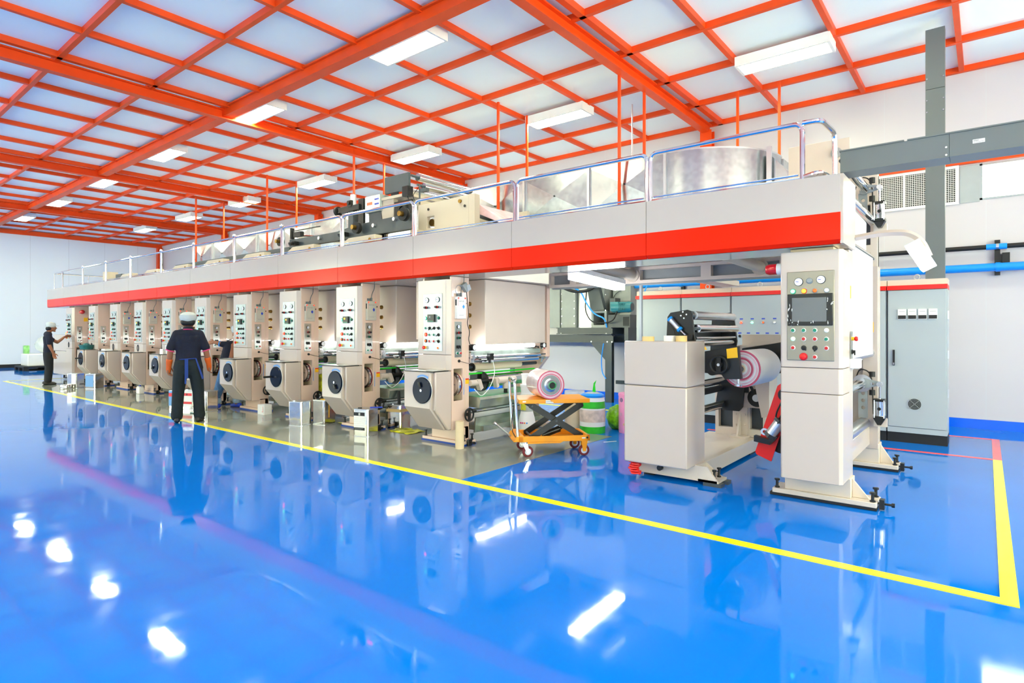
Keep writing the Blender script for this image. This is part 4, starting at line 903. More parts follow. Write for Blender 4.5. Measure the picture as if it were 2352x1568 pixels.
# ------------------------------------------------------------ unwinder
t = thing('unwind_stand', 'cream unwinder with a tall front cabinet, black arm plates and chrome rollers', 'unwinder', (-2.3, 5.9, 0))
obj('front_cabinet', B().box(-2.631, -2.026, 4.95, 5.38, .868, 1.27), 'beige2', t, .012)
obj('front_cabinet', B().box(-2.631, -2.026, 4.95, 5.38, .155, .864), 'beige2', t, .012)
obj('side_guard', B().prism([(5.2, 1.26), (5.38, 1.26), (5.38, .86), (5.1, .86)], 'x', -2.70, -2.635), 'beige2', t)
obj('base', B().prism([(-2.58, .03), (-2.0, .03), (-2.0, .165), (-2.58, .165)], 'y', 5.14, 6.98).box(-2.58, -2.0, 5.14, 6.98, .165, .168), 'cream', t, .004)
fb = obj('foot', B().prism([(-2.0, .03), (-1.83, .03), (-1.83, .05), (-1.92, .165), (-2.0, .165)], 'y', 5.14, 5.16).box(-2.0, -1.82, 5.14, 5.36, .03, .05).prism([(-2.0, .05), (-1.86, .05), (-2.0, .16)], 'y', 5.34, 5.36), 'cream', t)
for y_ in (5.2, 5.32):
    k = B(); bolt(k, -1.875, y_, .05, .07); obj('levelling_bolt', k, 'black', fb)
obj('shim', B().box(-1.95, -1.79, 5.13, 5.22, 0, .03).box(-1.9, -1.78, 5.28, 5.36, 0, .03), 'dgrey', fb)
obj('base_foot', B().box(-2.55, -2.45, 5.2, 5.35, 0, .03).box(-2.55, -2.45, 6.7, 6.9, 0, .03).box(-2.15, -2.02, 6.7, 6.9, 0, .03).cyl((-2.35, 5.1, .1), (-2.35, 5.14, .1), .025, n=12), 'black', t)
rf = obj('rear_frame', B().plate([(-2.46, .168), (-1.9, .168), (-1.9, .9), (-1.98, 1.2), (-2.46, 1.2)], [[(-2.42, .26), (-2.26, .26), (-2.26, .5), (-2.42, .5)], [(-2.07, .26), (-1.93, .26), (-1.93, .5), (-2.07, .5)], [(-2.22, .66), (-2.08, .66), (-2.08, .9), (-2.22, .9)]], 'y', 6.85, 6.93), 'cream', t, .004)
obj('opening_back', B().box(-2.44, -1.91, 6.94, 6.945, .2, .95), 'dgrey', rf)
gu = obj('gusset', B().box(-2.25, -2.09, 6.83, 6.85, .17, .5).box(-2.25, -2.07, 6.7, 6.85, .168, .19).prism([(6.85, .19), (6.85, .48), (6.72, .19)], 'x', -2.18, -2.16), 'cream', t)
k = B()
for x, z in ((-2.22, .42), (-2.22, .3), (-2.12, .42), (-2.12, .3)): k.cyl((x, 6.815, z), (x, 6.83, z), .013, n=10)
obj('bolt', k, 'cream', gu)
obj('cover', B().prism([(-1.95, .98), (-1.78, .98), (-1.78, .46), (-1.86, .44), (-1.95, .9)], 'y', 6.55, 6.85), 'beige2', t, .004)
obj('back_panel', B().box(-2.2, -1.6, 7.0, 7.04, .9, 1.32), 'cream', t)
# upper roller frame
for y0, y1 in ((5.46, 5.49), (6.66, 6.69)):
    bp = obj('arm_plate', B().prism([(-2.46, .95), (-2.43, 1.50), (-2.40, 1.54), (-2.23, 1.565), (-2.19, 1.55), (-2.15, 1.25), (-2.2, .95)], 'y', y0, y1), 'black', t, .003)
    k = B()
    for x, z in ((-2.27, 1.545), (-2.235, 1.52), (-2.29, 1.51), (-2.26, 1.485)): k.cyl((x, y0-.008, z), (x, y0, z), .008, n=10)
    obj('bolt', k, 'alu', bp)
cy = obj('air_cylinder', B().cyl((-2.385, 5.43, 1.475), (-2.30, 5.43, 1.385), .026, n=16, m=1).cyl((-2.395, 5.43, 1.485), (-2.38, 5.43, 1.47), .03, n=14, m=0).cyl((-2.30, 5.43, 1.385), (-2.285, 5.43, 1.37), .03, n=14, m=0), ['bluep', 'alu'], t)
obj('rod', B().cyl((-2.285, 5.43, 1.37), (-2.22, 5.43, 1.31), .009, n=10), 'chrome', cy)
obj('clevis', B().box(-2.235, -2.17, 5.415, 5.445, 1.28, 1.325), 'black', cy)
obj('air_hose', B().tube(fillet([(-2.385, 5.42, 1.43), (-2.34, 5.42, 1.36), (-2.33, 5.42, 1.28)], .05), .006, 6).tube(fillet([(-2.31, 5.42, 1.36), (-2.29, 5.42, 1.3), (-2.29, 5.42, 1.26)], .05), .006, 6), 'rubber', t)
def ur(x, z, r_, m='chrome', y0=5.52, y1=6.64):
    o = obj('roller', B().cyl((x, y0, z), (x, y1, z), r_, n=24), m, t)
    obj('shaft', B().cyl((x, y0-.05, z), (x, y1+.05, z), r_*.45, n=10), 'dgrey', o); return o
ur(-2.19, 1.512, .042, 'alu'); ur(-2.155, 1.385, .038); ur(-2.17, 1.292, .014); ur(-2.2, 1.24, .034); ur(-2.25, .825, .04); ur(-2.33, .72, .036, 'rubber'); ur(-2.30, .57, .016, 'steel'); ur(-2.32, .53, .036)
obj('cross_plate', B().box(-2.35, -2.3, 5.49, 6.66, 1.4, 1.43).box(-2.36, -2.33, 5.49, 6.66, 1.3, 1.37), 'black', t)
obj('lower_plate', B().prism([(-2.4, .55), (-2.33, .47), (-2.14, .47), (-2.1, .52), (-2.08, .78), (-2.18, .86), (-2.36, .8)], 'y', 6.70, 6.73), 'black', t, .003)
obj('sprocket', B().cyl((-1.98, 6.8, .62), (-1.98, 6.84, .62), .1, n=26).prism([(-2.12, .86), (-2.09, .86), (-1.98, .66), (-2.0, .64)], 'y', 6.78, 6.8), 'black', t)
obj('sprocket_hub', B().cyl((-1.98, 6.77, .62), (-1.98, 6.8, .62), .04, n=16), 'alu', t)
# reel arms
ap = [(-2.03, 1.175), (-1.728, 1.226), (-1.70, .935), (-1.845, .925), (-1.875, .965), (-2.03, .975)]
aa = obj('reel_arm', B().prism(ap, 'y', 5.38, 5.43), 'black', t, .003)
obj('yellow_label', B().prism([(-1.83, 1.2), (-1.735, 1.217), (-1.728, 1.125), (-1.822, 1.115)], 'y', 5.377, 5.38), 'yel', aa)
hwc = (-1.885, 5.335, 1.058)
hw = obj('hand_wheel', B().tube([(hwc[0]+.075*math.cos(2*PI*i/28), hwc[1], hwc[2]+.075*math.sin(2*PI*i/28)) for i in range(28)], .010, 8, closed=True).box(hwc[0]-.02, hwc[0]+.02, hwc[1]-.006, hwc[1]+.006, hwc[2]-.07, hwc[2]+.07).cyl((hwc[0], hwc[1]+.045, hwc[2]), hwc, .025, n=14), 'rubber', t)
obj('hub_nut', B().cyl((hwc[0], hwc[1]-.012, hwc[2]), (hwc[0], hwc[1]-.004, hwc[2]), .013, n=12), 'alu', hw)
obj('stop_pin', B().cyl((-1.735, 5.41, .935), (-1.733, 5.41, .89), .014, n=12).cyl((-1.733, 5.41, .885), (-1.733, 5.41, .868), .034, n=18), 'chrome', aa)
ab = obj('reel_arm', B().prism([(-2.03, 1.175), (-1.55, 1.26), (-1.5, .93), (-1.845, .925), (-2.03, .975)], 'y', 6.45, 6.5), 'black', t, .003)
obj('arm_trim', B().prism([(-2.03, 1.18), (-1.55, 1.265), (-1.53, 1.285), (-2.03, 1.2)], 'y', 6.43, 6.55), 'cream', ab)
obj('stop_pin', B().cyl((-1.55, 6.47, .93), (-1.55, 6.47, .88), .014, n=12).cyl((-1.55, 6.47, .88), (-1.55, 6.47, .865), .03, n=16), 'chrome', ab)
obj('arm_beam', B().cyl((-1.98, 5.43, 1.0), (-1.98, 6.45, 1.0), .05, n=18), 'black', t)
rl = thing('film_roll', 'pink and white striped film roll mounted on the unwinder arms', 'film roll', (-1.744, 5.85, 1.016))
b = B()
b.lathe([(.035, 0)]+[(.035, 0)]+[(.17, 0), (.17, .66), (.035, .66)], (-1.744, 5.53, 1.016), (0, 1, 0), 48, 0)
b2 = obj('wound_film', b, 'white', rl)
rs = [(.035, .055, 'lbl'), (.055, .078, 'filmpink'), (.078, .086, 'lbl'), (.086, .105, 'pinkring'), (.105, .115, 'filmpink'), (.115, .128, 'lbl'), (.128, .145, 'filmpink'), (.145, .152, 'lbl'), (.152, .17, 'pinkring')]
M['pinkring'] = mat('pink_edge', (206, 84, 112), .4, var=.08, scale=30)
for a0, a1, m in rs: obj('end_layer', B().ring((-1.744, 5.53, 1.016), (0, -1, 0), a0, a1, .002, 48), m, b2)
obj('core', B().ring((-1.744, 5.51, 1.016), (0, 1, 0), .026, .036, .7, 26), 'paper', rl)
obj('reel_shaft', B().cyl((-1.744, 5.43, 1.016), (-1.744, 6.45, 1.016), .025, n=18), 'dgrey', rl)
def tape_roll(x, y, z, r, h, m, label):
    o = obj('tape_roll', B().ring((x, y, z), (0, 0, 1), r*.72, r, h, 28), [m]); tag(o, label, 'tape roll', 'tape rolls on the unwinder cabinet')
tape_roll(-2.42, 5.02, 1.27, .055, .042, 'tape', 'brown tape roll on the cream cabinet, leftmost of the three')
tape_roll(-2.245, 5.10, 1.27, .055, .05, 'white', 'white tape roll on the cream cabinet between two brown ones')
tape_roll(-2.12, 5.06, 1.27, .05, .05, 'tape', 'brown tape roll on the cream cabinet, rightmost of the three')
# spiral air hose
sp = [(-2.56+.042*math.cos(i*.55), 5.04+.042*math.sin(i*.55), .05+.2*abs(math.sin(i*.0131))) for i in range(120)]
sp = [(-2.56+.045*math.cos(i*.7)+.015*math.sin(i*.1), 5.03+.045*math.sin(i*.7), .03+.0012*i+.01*math.sin(i*.35)) for i in range(110)]
tag(obj('coiled_air_hose', B().tube(sp, .006, 6), 'coil'), 'red coiled air hose hanging at the foot of the unwinder cabinet', 'air hose')

# ------------------------------------------------------------ switch cabinets along the back
CY = 8.62
def cabinet(x0, x1, label, fit):
    t = thing('switch_cabinet', label, 'electrical cabinet', ((x0+x1)/2, CY+.2, 0), 'grey electrical cabinets in a row')
    obj('body', B().box(x0+.002, x1-.002, CY+.02, CY+.42, .12, 1.86), 'cab', t)
    obj('plinth', B().box(x0, x1, CY+.02, CY+.4, 0, .12), 'rubber', t)
    obj('door', B().box(x0+.012, x1-.012, CY-.004, CY+.02, .19, 1.855), 'cab', t, .004)
    obj('lower_rail', B().box(x0+.004, x1-.004, CY, CY+.02, .122, .185), 'cab', t)
    obj('red_band', B().box(x0, x1, CY-.015, CY+.42, 1.862, 1.915), 'redp', t)
    obj('cornice', B().box(x0, x1, CY+.03, CY+.42, 1.915, 1.985), 'cream', t)
    F = Face('front', t, x0, x1, .12, 1.86, CY-.004)
    if fit == 'meter':
        for a in (.19, .36, .53, .70):
            m_ = F.slab('meter', a, a+.14, .135, .205, .02, 'white'); F.slab('meter_base', a+.003, a+.137, .178, .203, .021, 'rubber', .02, m_)
            F.slab('meter_scale', a+.02, a+.12, .15, .153, .021, 'mgrey', .02, m_)
        h = F.slab('handle', .10, .135, .42, .53, .02, 'rubber'); F.slab('lock', .108, .128, .51, .525, .023, 'alu', .02, h)
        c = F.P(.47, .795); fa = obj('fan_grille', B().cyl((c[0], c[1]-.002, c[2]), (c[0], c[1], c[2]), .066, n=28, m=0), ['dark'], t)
        k = B()
        for r_ in (.015, .028, .041, .054, .066): k.tube([(c[0]+r_*math.cos(2*PI*i/28), c[1]-.012, c[2]+r_*math.sin(2*PI*i/28)) for i in range(28)], .0017, 5, closed=True)
        for a in (PI/4, 3*PI/4): k.tube([(c[0]-.08*math.cos(a), c[1]-.01, c[2]-.08*math.sin(a)), (c[0]+.08*math.cos(a), c[1]-.01, c[2]+.08*math.sin(a))], .003, 5)
        obj('guard', k, 'mgrey', fa)
        hg = B()
        for z in (1.55, 1.08, .62): hg.box(x1, x1+.012, CY+.02, CY+.06, z-.05, z+.05)
        obj('hinge', hg, 'alu', t)
    if fit == 'lamps':
        for a, m in ((.2, 'led_r'), (.4, 'led_g'), (.6, 'orangek'), (.8, 'white')):
            F.button(a, .22, m, .016, 'indicator_lamp', 'alu'); F.slab('caption', a-.03, a+.03, .185, .195, .0015, 'bluecap')
        for a, g in ((.17, .8), (.33, -.8), (.5, .6), (.67, -.6), (.84, .8)):
            F.switch(a, .33, g); F.slab('caption', a-.03, a+.03, .30, .31, .0015, 'bluecap')
    if fit != 'meter':
        c = F.P(.48, .425, .001)
        obj('warning_triangle', B().prism([(c[0]-.045, c[2]-.04), (c[0]+.045, c[2]-.04), (c[0], c[2]+.04)], 'y', c[1]-.001, c[1]+.001), 'yel', t)
    ey = B().tube([((x0+x1)/2+.03*math.cos(2*PI*i/16), CY+.1, 2.017+.03*math.sin(2*PI*i/16)) for i in range(16)], .007, 6, closed=True)
    obj('eye_bolt', ey, 'alu', t)
cabinet(-4.37, -3.622, 'plain grey electrical cabinet beside the blower stand, leftmost of the row', '')
cabinet(-3.618, -2.872, 'grey electrical cabinet behind the unwinder rollers with a yellow warning triangle', '')
cabinet(-2.868, -2.122, 'grey electrical cabinet with coloured indicator lamps and switches', 'lamps')
cabinet(-1.75, -.965, 'narrow strip of grey electrical cabinet showing beside the rightmost one', 'plain')
cabinet(-.957, -.354, 'rightmost grey electrical cabinet with four meters, black handle and round fan grille', 'meter')
tag(obj('blue_hose', B().tube(fillet([(-4.28, 8.75, 1.99), (-4.22, 8.75, 2.12), (-4.05, 8.8, 2.2)], .08), .01, 8), 'bluep'), 'thin blue hose curving up from the leftmost electrical cabinet', 'hose')

# ------------------------------------------------------------ blower on its steel stand
t = thing('blower_stand', 'dark grey steel stand with an I-beam platform by the wall', 'stand', (-6.2, 10, 0))
def ib(b, x0, x1, y, z0, z1, w=.1):
    b.box(x0, x1, y-w/2, y+w/2, z0, z0+.015).box(x0, x1, y-w/2, y+w/2, z1-.015, z1).box(x0, x1, y-.006, y+.006, z0+.015, z1-.015); return b
obj('platform_beam', ib(ib(B(), -8.2, -5.5, 9.93, 1.13, 1.275), -8.2, -5.2, 10.33, 1.13, 1.275), 'dgrey', t)
obj('upper_beam', ib(ib(B(), -6.75, -5.5, 9.9, 1.29, 1.42), -6.6, -5.2, 10.35, 1.29, 1.42), 'dgrey', t)
obj('end_beam', B().box(-5.58, -5.5, 9.9, 10.36, 1.29, 1.42).box(-5.28, -5.2, 9.95, 10.38, 1.15, 1.42), 'dgrey', t)
for x, y in ((-5.58, 9.93), (-7.9, 9.93), (-5.35, 10.34)): obj('leg', B().box(x-.07, x+.07, y-.05, y-.035, 0, 1.13).box(x-.07, x+.07, y+.035, y+.05, 0, 1.13).box(x-.008, x+.008, y-.035, y+.035, 0, 1.13), 'dgrey', t)
obj('gusset', B().prism([(-6.0, 1.13), (-5.65, 1.13), (-5.65, .78)], 'y', 9.92, 9.94), 'dgrey', t)
obj('brace', B().box(-5.6, -5.2, 10.2, 10.26, .33, .4).box(-5.3, -5.2, 10.2, 10.28, 0, .33), 'dgrey', t)
bo = B()
for x in (-6.65, -5.62): bo.cyl((x, 9.86, 1.3), (x, 9.88, 1.3), .014, n=8)
for x in (-5.95, -5.6, -5.5): bo.cyl((x, 9.87, 1.15), (x, 9.885, 1.15), .014, n=8)
obj('bolt', bo, 'alu', t)
t = thing('blower', 'grey sheet metal blower housing with ducts on the steel stand', 'blower', (-6.0, 10, 1.42))
obj('left_box', B().box(-6.72, -6.38, 9.98, 10.4, 1.42, 2.62), 'mgrey', t, .004)
obj('far_box', B().box(-7.3, -6.8, 10.05, 10.4, 1.42, 2.3), 'mgrey', t, .004)
obj('cone', B().prism([(-6.36, 1.42), (-6.05, 1.42), (-6.05, 1.75), (-6.25, 2.6), (-6.36, 2.6)], 'y', 10.06, 10.4), 'alu', t)
obj('scroll', B().box(-6.04, -5.72, 9.96, 10.4, 1.75, 2.62), 'mgrey', t, .004)
obj('slanted_duct', B().prism([(-6.12, 2.6), (-5.9, 2.6), (-5.66, 1.76), (-5.95, 1.76)], 'y', 9.86, 9.96), 'dgrey', t)
obj('outlet_box', B().plate([(-5.98, 1.42), (-5.64, 1.42), (-5.64, 1.74), (-5.98, 1.74)], [[(-5.93, 1.47), (-5.69, 1.47), (-5.69, 1.7), (-5.93, 1.7)]], 'y', 9.92, 10.2), 'mgrey', t)
obj('outlet_shade', B().box(-5.93, -5.69, 10.19, 10.2, 1.47, 1.7), 'dark', t)  # dark plate painted as the shade inside the outlet
obj('fan_case', B().box(-5.66, -5.28, 10.2, 10.42, 1.42, 2.62), 'mgrey', t, .004)
obj('scroll_rim', B().tube([(-5.45+.22*math.cos(a), 10.18, 1.86+.27*math.sin(a)) for a in [R(95+9*i) for i in range(21)]], .008, 6), 'dgrey', t)
obj('motor_plate', B().box(-5.62, -5.5, 10.0, 10.2, 1.7, 1.98).box(-5.62, -5.16, 9.94, 10.2, 1.42, 1.66), 'dgrey', t)
obj('motor_box_shade', B().box(-5.3, -5.18, 9.934, 9.94, 1.45, 1.62), 'dark', t)  # dark patch painted on as a shaded opening
k = B()
for z in (1.5, 1.65, 1.8, 1.95, 2.1): k.cyl((-6.7, 9.965, z), (-6.7, 9.98, z), .012, n=8).cyl((-6.4, 9.965, z), (-6.4, 9.98, z), .012, n=8).cyl((-5.68, 9.945, z+.25), (-5.68, 9.96, z+.25), .012, n=8)
obj('bolt', k, 'alu', t)
mo = obj('motor', B().cyl((-5.5, 9.92, 1.80), (-5.18, 9.92, 1.80), .1, n=26).cyl((-5.18, 9.92, 1.80), (-5.1, 9.92, 1.80), .105, .085, n=26).box(-5.52, -5.35, 9.84, 9.9, 1.73, 1.9), 'teal', t, .004)
obj('fan_cover', B().cyl((-5.1, 9.92, 1.8), (-5.095, 9.92, 1.8), .07, n=20), 'dgrey', mo)
obj('fins', (lambda b: ([b.box(-5.33+.02*i, -5.325+.02*i, 9.815, 9.9, 1.74, 1.87) for i in range(7)], b)[-1])(B()), 'teal', mo)
cb = thing('hose_bundle', 'black and blue cables hanging from the canopy down to the blower', 'cables', (-6.0, 9.7, 1.6))
obj('black_hose', B().tube(fillet([(-6.55, 9.5, 2.28), (-6.2, 9.6, 2.1), (-5.9, 9.7, 2.12), (-5.75, 9.8, 2.25)], .2), .03, 10).tube(fillet([(-5.95, 9.7, 2.1), (-6.02, 9.75, 1.75), (-5.9, 9.78, 1.52), (-5.6, 9.78, 1.5), (-5.42, 9.8, 1.55), (-5.38, 9.85, 1.72)], .12), .012, 8), 'rubber', cb)
obj('blue_hose', B().tube(fillet([(-6.5, 9.46, 2.3), (-6.2, 9.55, 2.2), (-6.05, 9.65, 2.12), (-5.95, 9.72, 1.85), (-5.8, 9.76, 1.66), (-5.6, 9.78, 1.6), (-5.57, 9.8, 1.42)], .15), .014, 8).tube(fillet([(-5.66, 9.84, 1.12), (-5.72, 9.85, .8), (-5.7, 9.86, .55), (-5.62, 9.86, .45)], .15), .01, 8), 'bluep', cb)

# ------------------------------------------------------------ scissor lift cart (built along its own axes, then turned)
ca = R(47); ux, uy = math.cos(ca), math.sin(ca)
cx_, cy_ = -3.91+ux*.392-uy*.235, 5.0+uy*.392+ux*.235
t = thing('lift_cart', 'orange scissor lift cart with chrome push handle and maroon wheels', 'cart', (cx_, cy_, 0), None, ca, off=(0, 0, 0))
L2, W2 = .392, .235
top = obj('table_top', B().box(-L2, L2, -W2, W2, .578, .622), 'cart', t, .004)
obj('sticker', B().box(-L2+.04, -L2+.075, -W2-.001, -W2, .595, .608), 'lbl', top)
st = obj('maker_sticker', B().prism([(-.1, .582), (-.015, .582), (-.015, .592), (-.045, .6), (-.05, .615), (-.1, .614)], 'y', -W2-.001, -W2), 'lbl', top)
text('sticker_text', 'COMPAC', .018, at(-.066, -W2-.0015, .599, FRONT), 'mgrey', st)
obj('side_sticker', B().box(-L2-.001, -L2, -W2+.1, -W2+.22, .585, .613), 'lbl', top)
fr = B().box(-L2, L2, -W2, -W2+.03, .165, .225).box(-L2, L2, W2-.03, W2, .165, .225).box(-L2, -L2+.05, -W2, W2, .165, .235).box(L2-.03, L2, -W2, W2, .165, .225).box(-L2+.05, L2-.03, -W2+.03, W2-.03, .165, .17).prism([(-L2+.08, .165), (.1, .165), (.06, .145), (-L2+.08, .145)], 'y', -W2+.005, -W2+.02)
fr.prism([(-L2-.06, .17), (-L2, .17), (-L2, .225), (-L2-.02, .225)], 'y', -W2, W2)
ba = obj('base_frame', fr, 'cart', t, .003)
obj('sticker', B().box(L2-.09, L2-.05, -W2-.001, -W2, .19, .203), 'lbl', ba)
obj('axle_end', B().cyl((L2-.03, -W2-.003, .2), (L2-.03, -W2, .2), .012, n=14), 'black', ba)
for y in (-W2+.05, W2-.06):
    def arm(p, q, yy):
        d = Vector((q[0]-p[0], q[1]-p[1])).normalized(); n_ = Vector((-d.y, d.x))*.032; P_ = Vector(p); Q_ = Vector(q)
        return B().prism([tuple(P_-d*.02+n_), tuple(P_-d*.035), tuple(P_-d*.02-n_), tuple(Q_+d*.02-n_), tuple(Q_+d*.035), tuple(Q_+d*.02+n_)], 'y', yy, yy+.014)
    obj('scissor_arm', arm((-.24, .545), (.3, .215), y+.016), 'black', t)
    obj('scissor_arm', arm((-.24, .205), (.3, .55), y), 'black', t)
    obj('pivot', B().cyl((.03, y-.008, .38), (.03, y+.035, .38), .012, n=12), 'dgrey', t)
obj('cross_rod', B().cyl((-.24, -W2+.05, .205), (-.24, W2-.05, .205), .012, n=10).cyl((.3, -W2+.05, .55), (.3, W2-.05, .55), .012, n=10).cyl((-.24, -W2+.05, .545), (-.24, W2-.05, .545), .012, n=10), 'dgrey', t)
obj('hydraulic_cylinder', B().cyl((-.1, -.03, .2), (.1, -.03, .27), .035, n=18).cyl((.1, -.03, .27), (.16, -.03, .31), .018, n=12), 'black', t)
obj('push_handle', B().tube(fillet([(-L2-.01, -W2+.02, .225), (-L2-.045, -W2+.02, .83), (-L2-.045, W2-.03, .83), (-L2-.01, W2-.03, .225)], .06, 6), .016, 12), 'chrome', t)
obj('foot_pedal', B().cyl((-L2-.02, .05, .16), (-L2-.22, .02, .33), .011, n=10).cyl((-L2-.22, .02, .33), (-L2-.24, .018, .345), .02, n=12), 'alu', t)
obj('release_cable', B().tube(fillet([(-L2-.03, -W2+.06, .62), (-L2-.06, -W2+.08, .45), (-L2-.08, -W2+.06, .3), (-L2-.01, -W2+.05, .18)], .08), .005, 6), 'rubber', t)
def wheel(x, y, sw):
    r = .06; q = Matrix.Rotation(sw, 3, 'Z'); ax = q @ Vector((0, 1, 0))
    c = Vector((x, y, r)); c0 = c-ax*.016
    wl_ = obj('wheel', B().lathe([(.036, 0), (.054, 0), (r, .008), (r, .024), (.054, .032), (.036, .032)], c0, ax, 28, 0), 'maroon', t)
    obj('wheel_hub', B().lathe([(0, .004), (.036, .004), (.036, .028), (0, .028)], c0, ax, 20).cyl(c-ax*.024, c+ax*.024, .01, n=10), 'alu', wl_)
    return c, ax
for x, y in ((L2-.06, -W2+.03), (L2-.06, W2-.03)):
    c, ax = wheel(x, y, 0)
    obj('fork', B().prism([(x-.035, .165), (x+.035, .165), (x+.016, .05), (x-.016, .05)], 'y', y-.028, y-.024).prism([(x-.035, .165), (x+.035, .165), (x+.016, .05), (x-.016, .05)], 'y', y+.024, y+.028), 'cart', t)
for x, y in ((-L2+.08, -W2+.03), (-L2+.08, W2-.03)):
    c, ax = wheel(x+.02, y, .15)
    obj('swivel_fork', B().prism([(x-.04, .15), (x+.015, .15), (x+.034, .05), (x+.008, .045)], 'y', y-.03, y-.026).prism([(x-.04, .15), (x+.015, .15), (x+.034, .05), (x+.008, .045)], 'y', y+.026, y+.03).cyl((x-.01, y, .145), (x-.01, y, .165), .035, n=16), 'alu', t)
# printed film roll on the cart
ra = Vector((-.8, .6, 0)).normalized(); c0 = Vector((-3.67, 5.25, .622+.155))
t = thing('printed_film_roll', 'clear printed film roll with pink rings lying on the orange lift cart', 'film roll', tuple(c0+ra*.2))
wf = obj('wound_film', B().lathe([(.03, 0), (.154, 0), (.155, .01), (.155, .43), (.03, .43)], c0, ra, 48), 'filmclear', t)
for a0, a1, m in ((.03, .056, 'mgrey'), (.056, .108, 'mgrey'), (.108, .113, 'filmpink'), (.113, .122, 'pinkring'), (.122, .142, 'filmpink'), (.142, .1545, 'pinkring')):
    obj('end_layer', B().ring(c0, -ra, a0, a1, .002+.0004*(a0 > .1), 48), m, wf)
co_ = obj('core', B().ring(c0-ra*.06, ra, .036, .046, .5, 20), 'inkgreen', t)
obj('core_shade', B().lathe([(0, .03), (.0355, .03), (.0355, .034), (0, .034)], c0-ra*.06, ra, 20), 'dark', co_)  # dark disc paints the shade inside the core
obj('core_wrap', B().lathe([(.0465, .004), (.056, .05), (.075, .058)], c0-ra*.06, ra, 18), 'alu', t)

# ------------------------------------------------------------ loose things on the floor
t = thing('container_stack', 'tall stack of white plastic pots and printed bags standing behind the cart handle', 'containers', (-4.58, 6.02, 0))
obj('bag', B().lathe([(0, 0), (.11, 0), (.12, .12), (.1, .25), (.075, .34)], (-4.58, 6.02, .003), (0, 0, 1), 20), 'white', t)
obj('printed_bag', B().lathe([(.077, .335), (.095, .38), (.09, .52), (.08, .56), (0, .56)], (-4.58, 6.02, .003), (0, 0, 1), 20), 'bag', t)
obj('pot', B().lathe([(0, .55), (.072, .55), (.084, .66), (.088, .66), (.088, .675), (0, .675)], (-4.58, 6.02, .003), (0, 0, 1), 24), 'white', t)
obj('pot', B().lathe([(0, .675), (.062, .675), (.07, .8), (.073, .8), (.073, .812), (0, .812)], (-4.58, 6.02, .003), (0, 0, 1), 24), 'white', t)
k = B()
for i, m in enumerate((0, 1, 2, 3)):
    a = R(-95+14*i); k.cyl((-4.58+.112*math.cos(a), 6.02+.112*math.sin(a), .2), (-4.58+.122*math.cos(a), 6.02+.122*math.sin(a), .2), .009, n=10, m=m)
obj('printed_dots', k, ['pink', 'pink', 'orangek', 'bluep'], t)
pr = B(); A = [R(-100+10*i) for i in range(5)]
for i in range(4): pr.quad([(-4.58+.104*math.cos(A[i]), 6.02+.104*math.sin(A[i]), .36), (-4.58+.104*math.cos(A[i+1]), 6.02+.104*math.sin(A[i+1]), .36), (-4.58+.1*math.cos(A[i+1]), 6.02+.1*math.sin(A[i+1]), .53), (-4.58+.1*math.cos(A[i]), 6.02+.1*math.sin(A[i]), .53)])
obj('print', pr, 'yelfilm', t)
t = thing('green_tub', 'wide white and green plastic tub with a clear bag on top beside the pink drum', 'tub', (-4.14, 6.9, 0))
for z0, z1, m, r0, r1 in ((0, .09, 'greenp', .17, .172), (.09, .33, 'lbl', .172, .172), (.33, .42, 'greenp', .172, .165), (.42, .47, 'white', .165, .16)):
    if m not in M: M[m] = mat('green_print', (40, 185, 40), .35, var=.3, scale=9)
    obj('body_band', B().lathe([(r0, z0), (r1, z1)]+([(0, z1)] if z1 > .46 else [])+([] if z0 else []), (-4.14, 6.9, 0), (0, 0, 1), 30), m, t)
M['smudge'] = mat('smudged_print', (214, 196, 186), .4, var=.22, scale=14)
obj('print', B().lathe([(.1735, .15), (.1735, .31)], (-4.14, 6.9, 0), (0, 0, 1), 30), 'smudge', t)
obj('lid_bag', B().lathe([(.15, .47), (.14, .51), (.07, .54), (0, .545)], (-4.14, 6.9, 0), (0, 0, 1), 14), 'bag', t)
obj('blue_cover', B().lathe([(.155, .475), (.16, .5), (.12, .525), (.1, .52)], (-4.14, 6.9, 0), (0, 0, 1), 18), 'bluep', t)
tag(obj('film_scrap', B().prism([(-4.13, .54), (-4.08, .54), (-4.09, .64), (-4.07, .70), (-4.11, .66)], 'y', 6.88, 6.885), 'greenbar'), 'bright green film scrap sticking up from the green tub', 'scrap')
t = thing('storage_drum', 'brownish drum half hidden behind the green tub', 'drum', (-4.52, 7.05, 0))
obj('body', B().lathe([(0, 0), (.14, 0), (.14, .44), (.13, .45), (0, .45)], (-4.52, 7.05, 0), (0, 0, 1), 26), 'paper', t)
obj('cover', B().lathe([(.142, .4), (.146, .45), (.14, .52), (0, .53)], (-4.52, 7.05, 0), (0, 0, 1), 20), 'bag', t)
def lump(name, c, r, sc, m, seed, amp=.22):
    random.seed(seed); b = B(); b.sph((0, 0, 0), 1, n=20)
    for v in b.bm.verts:
        k_ = 1+random.uniform(-amp, amp); v.co = Vector((c[0]+v.co.x*r*sc[0]*k_, c[1]+v.co.y*r*sc[1]*k_, max(.002, c[2]+v.co.z*r*sc[2]*k_)))
    return obj(name, b, m, ang=50)
tag(lump('rubbish_bag', (-3.99, 7.32, .16), .15, (1, 1, 1.15), 'bagg', 3, .09), 'clear bag of green film scraps between the tub and the pink drum', 'bag')
t = thing('pink_drum', 'tall pink plastic drum beside the unwinder cabinet', 'drum', (-3.72, 7.22, 0))
obj('body', B().lathe([(0, 0), (.172, 0), (.175, .02), (.175, .49), (.18, .492), (.18, .52), (.172, .525), (0, .51)], (-3.72, 7.22, 0), (0, 0, 1), 36), 'pinkdrum', t)
k = B(); 
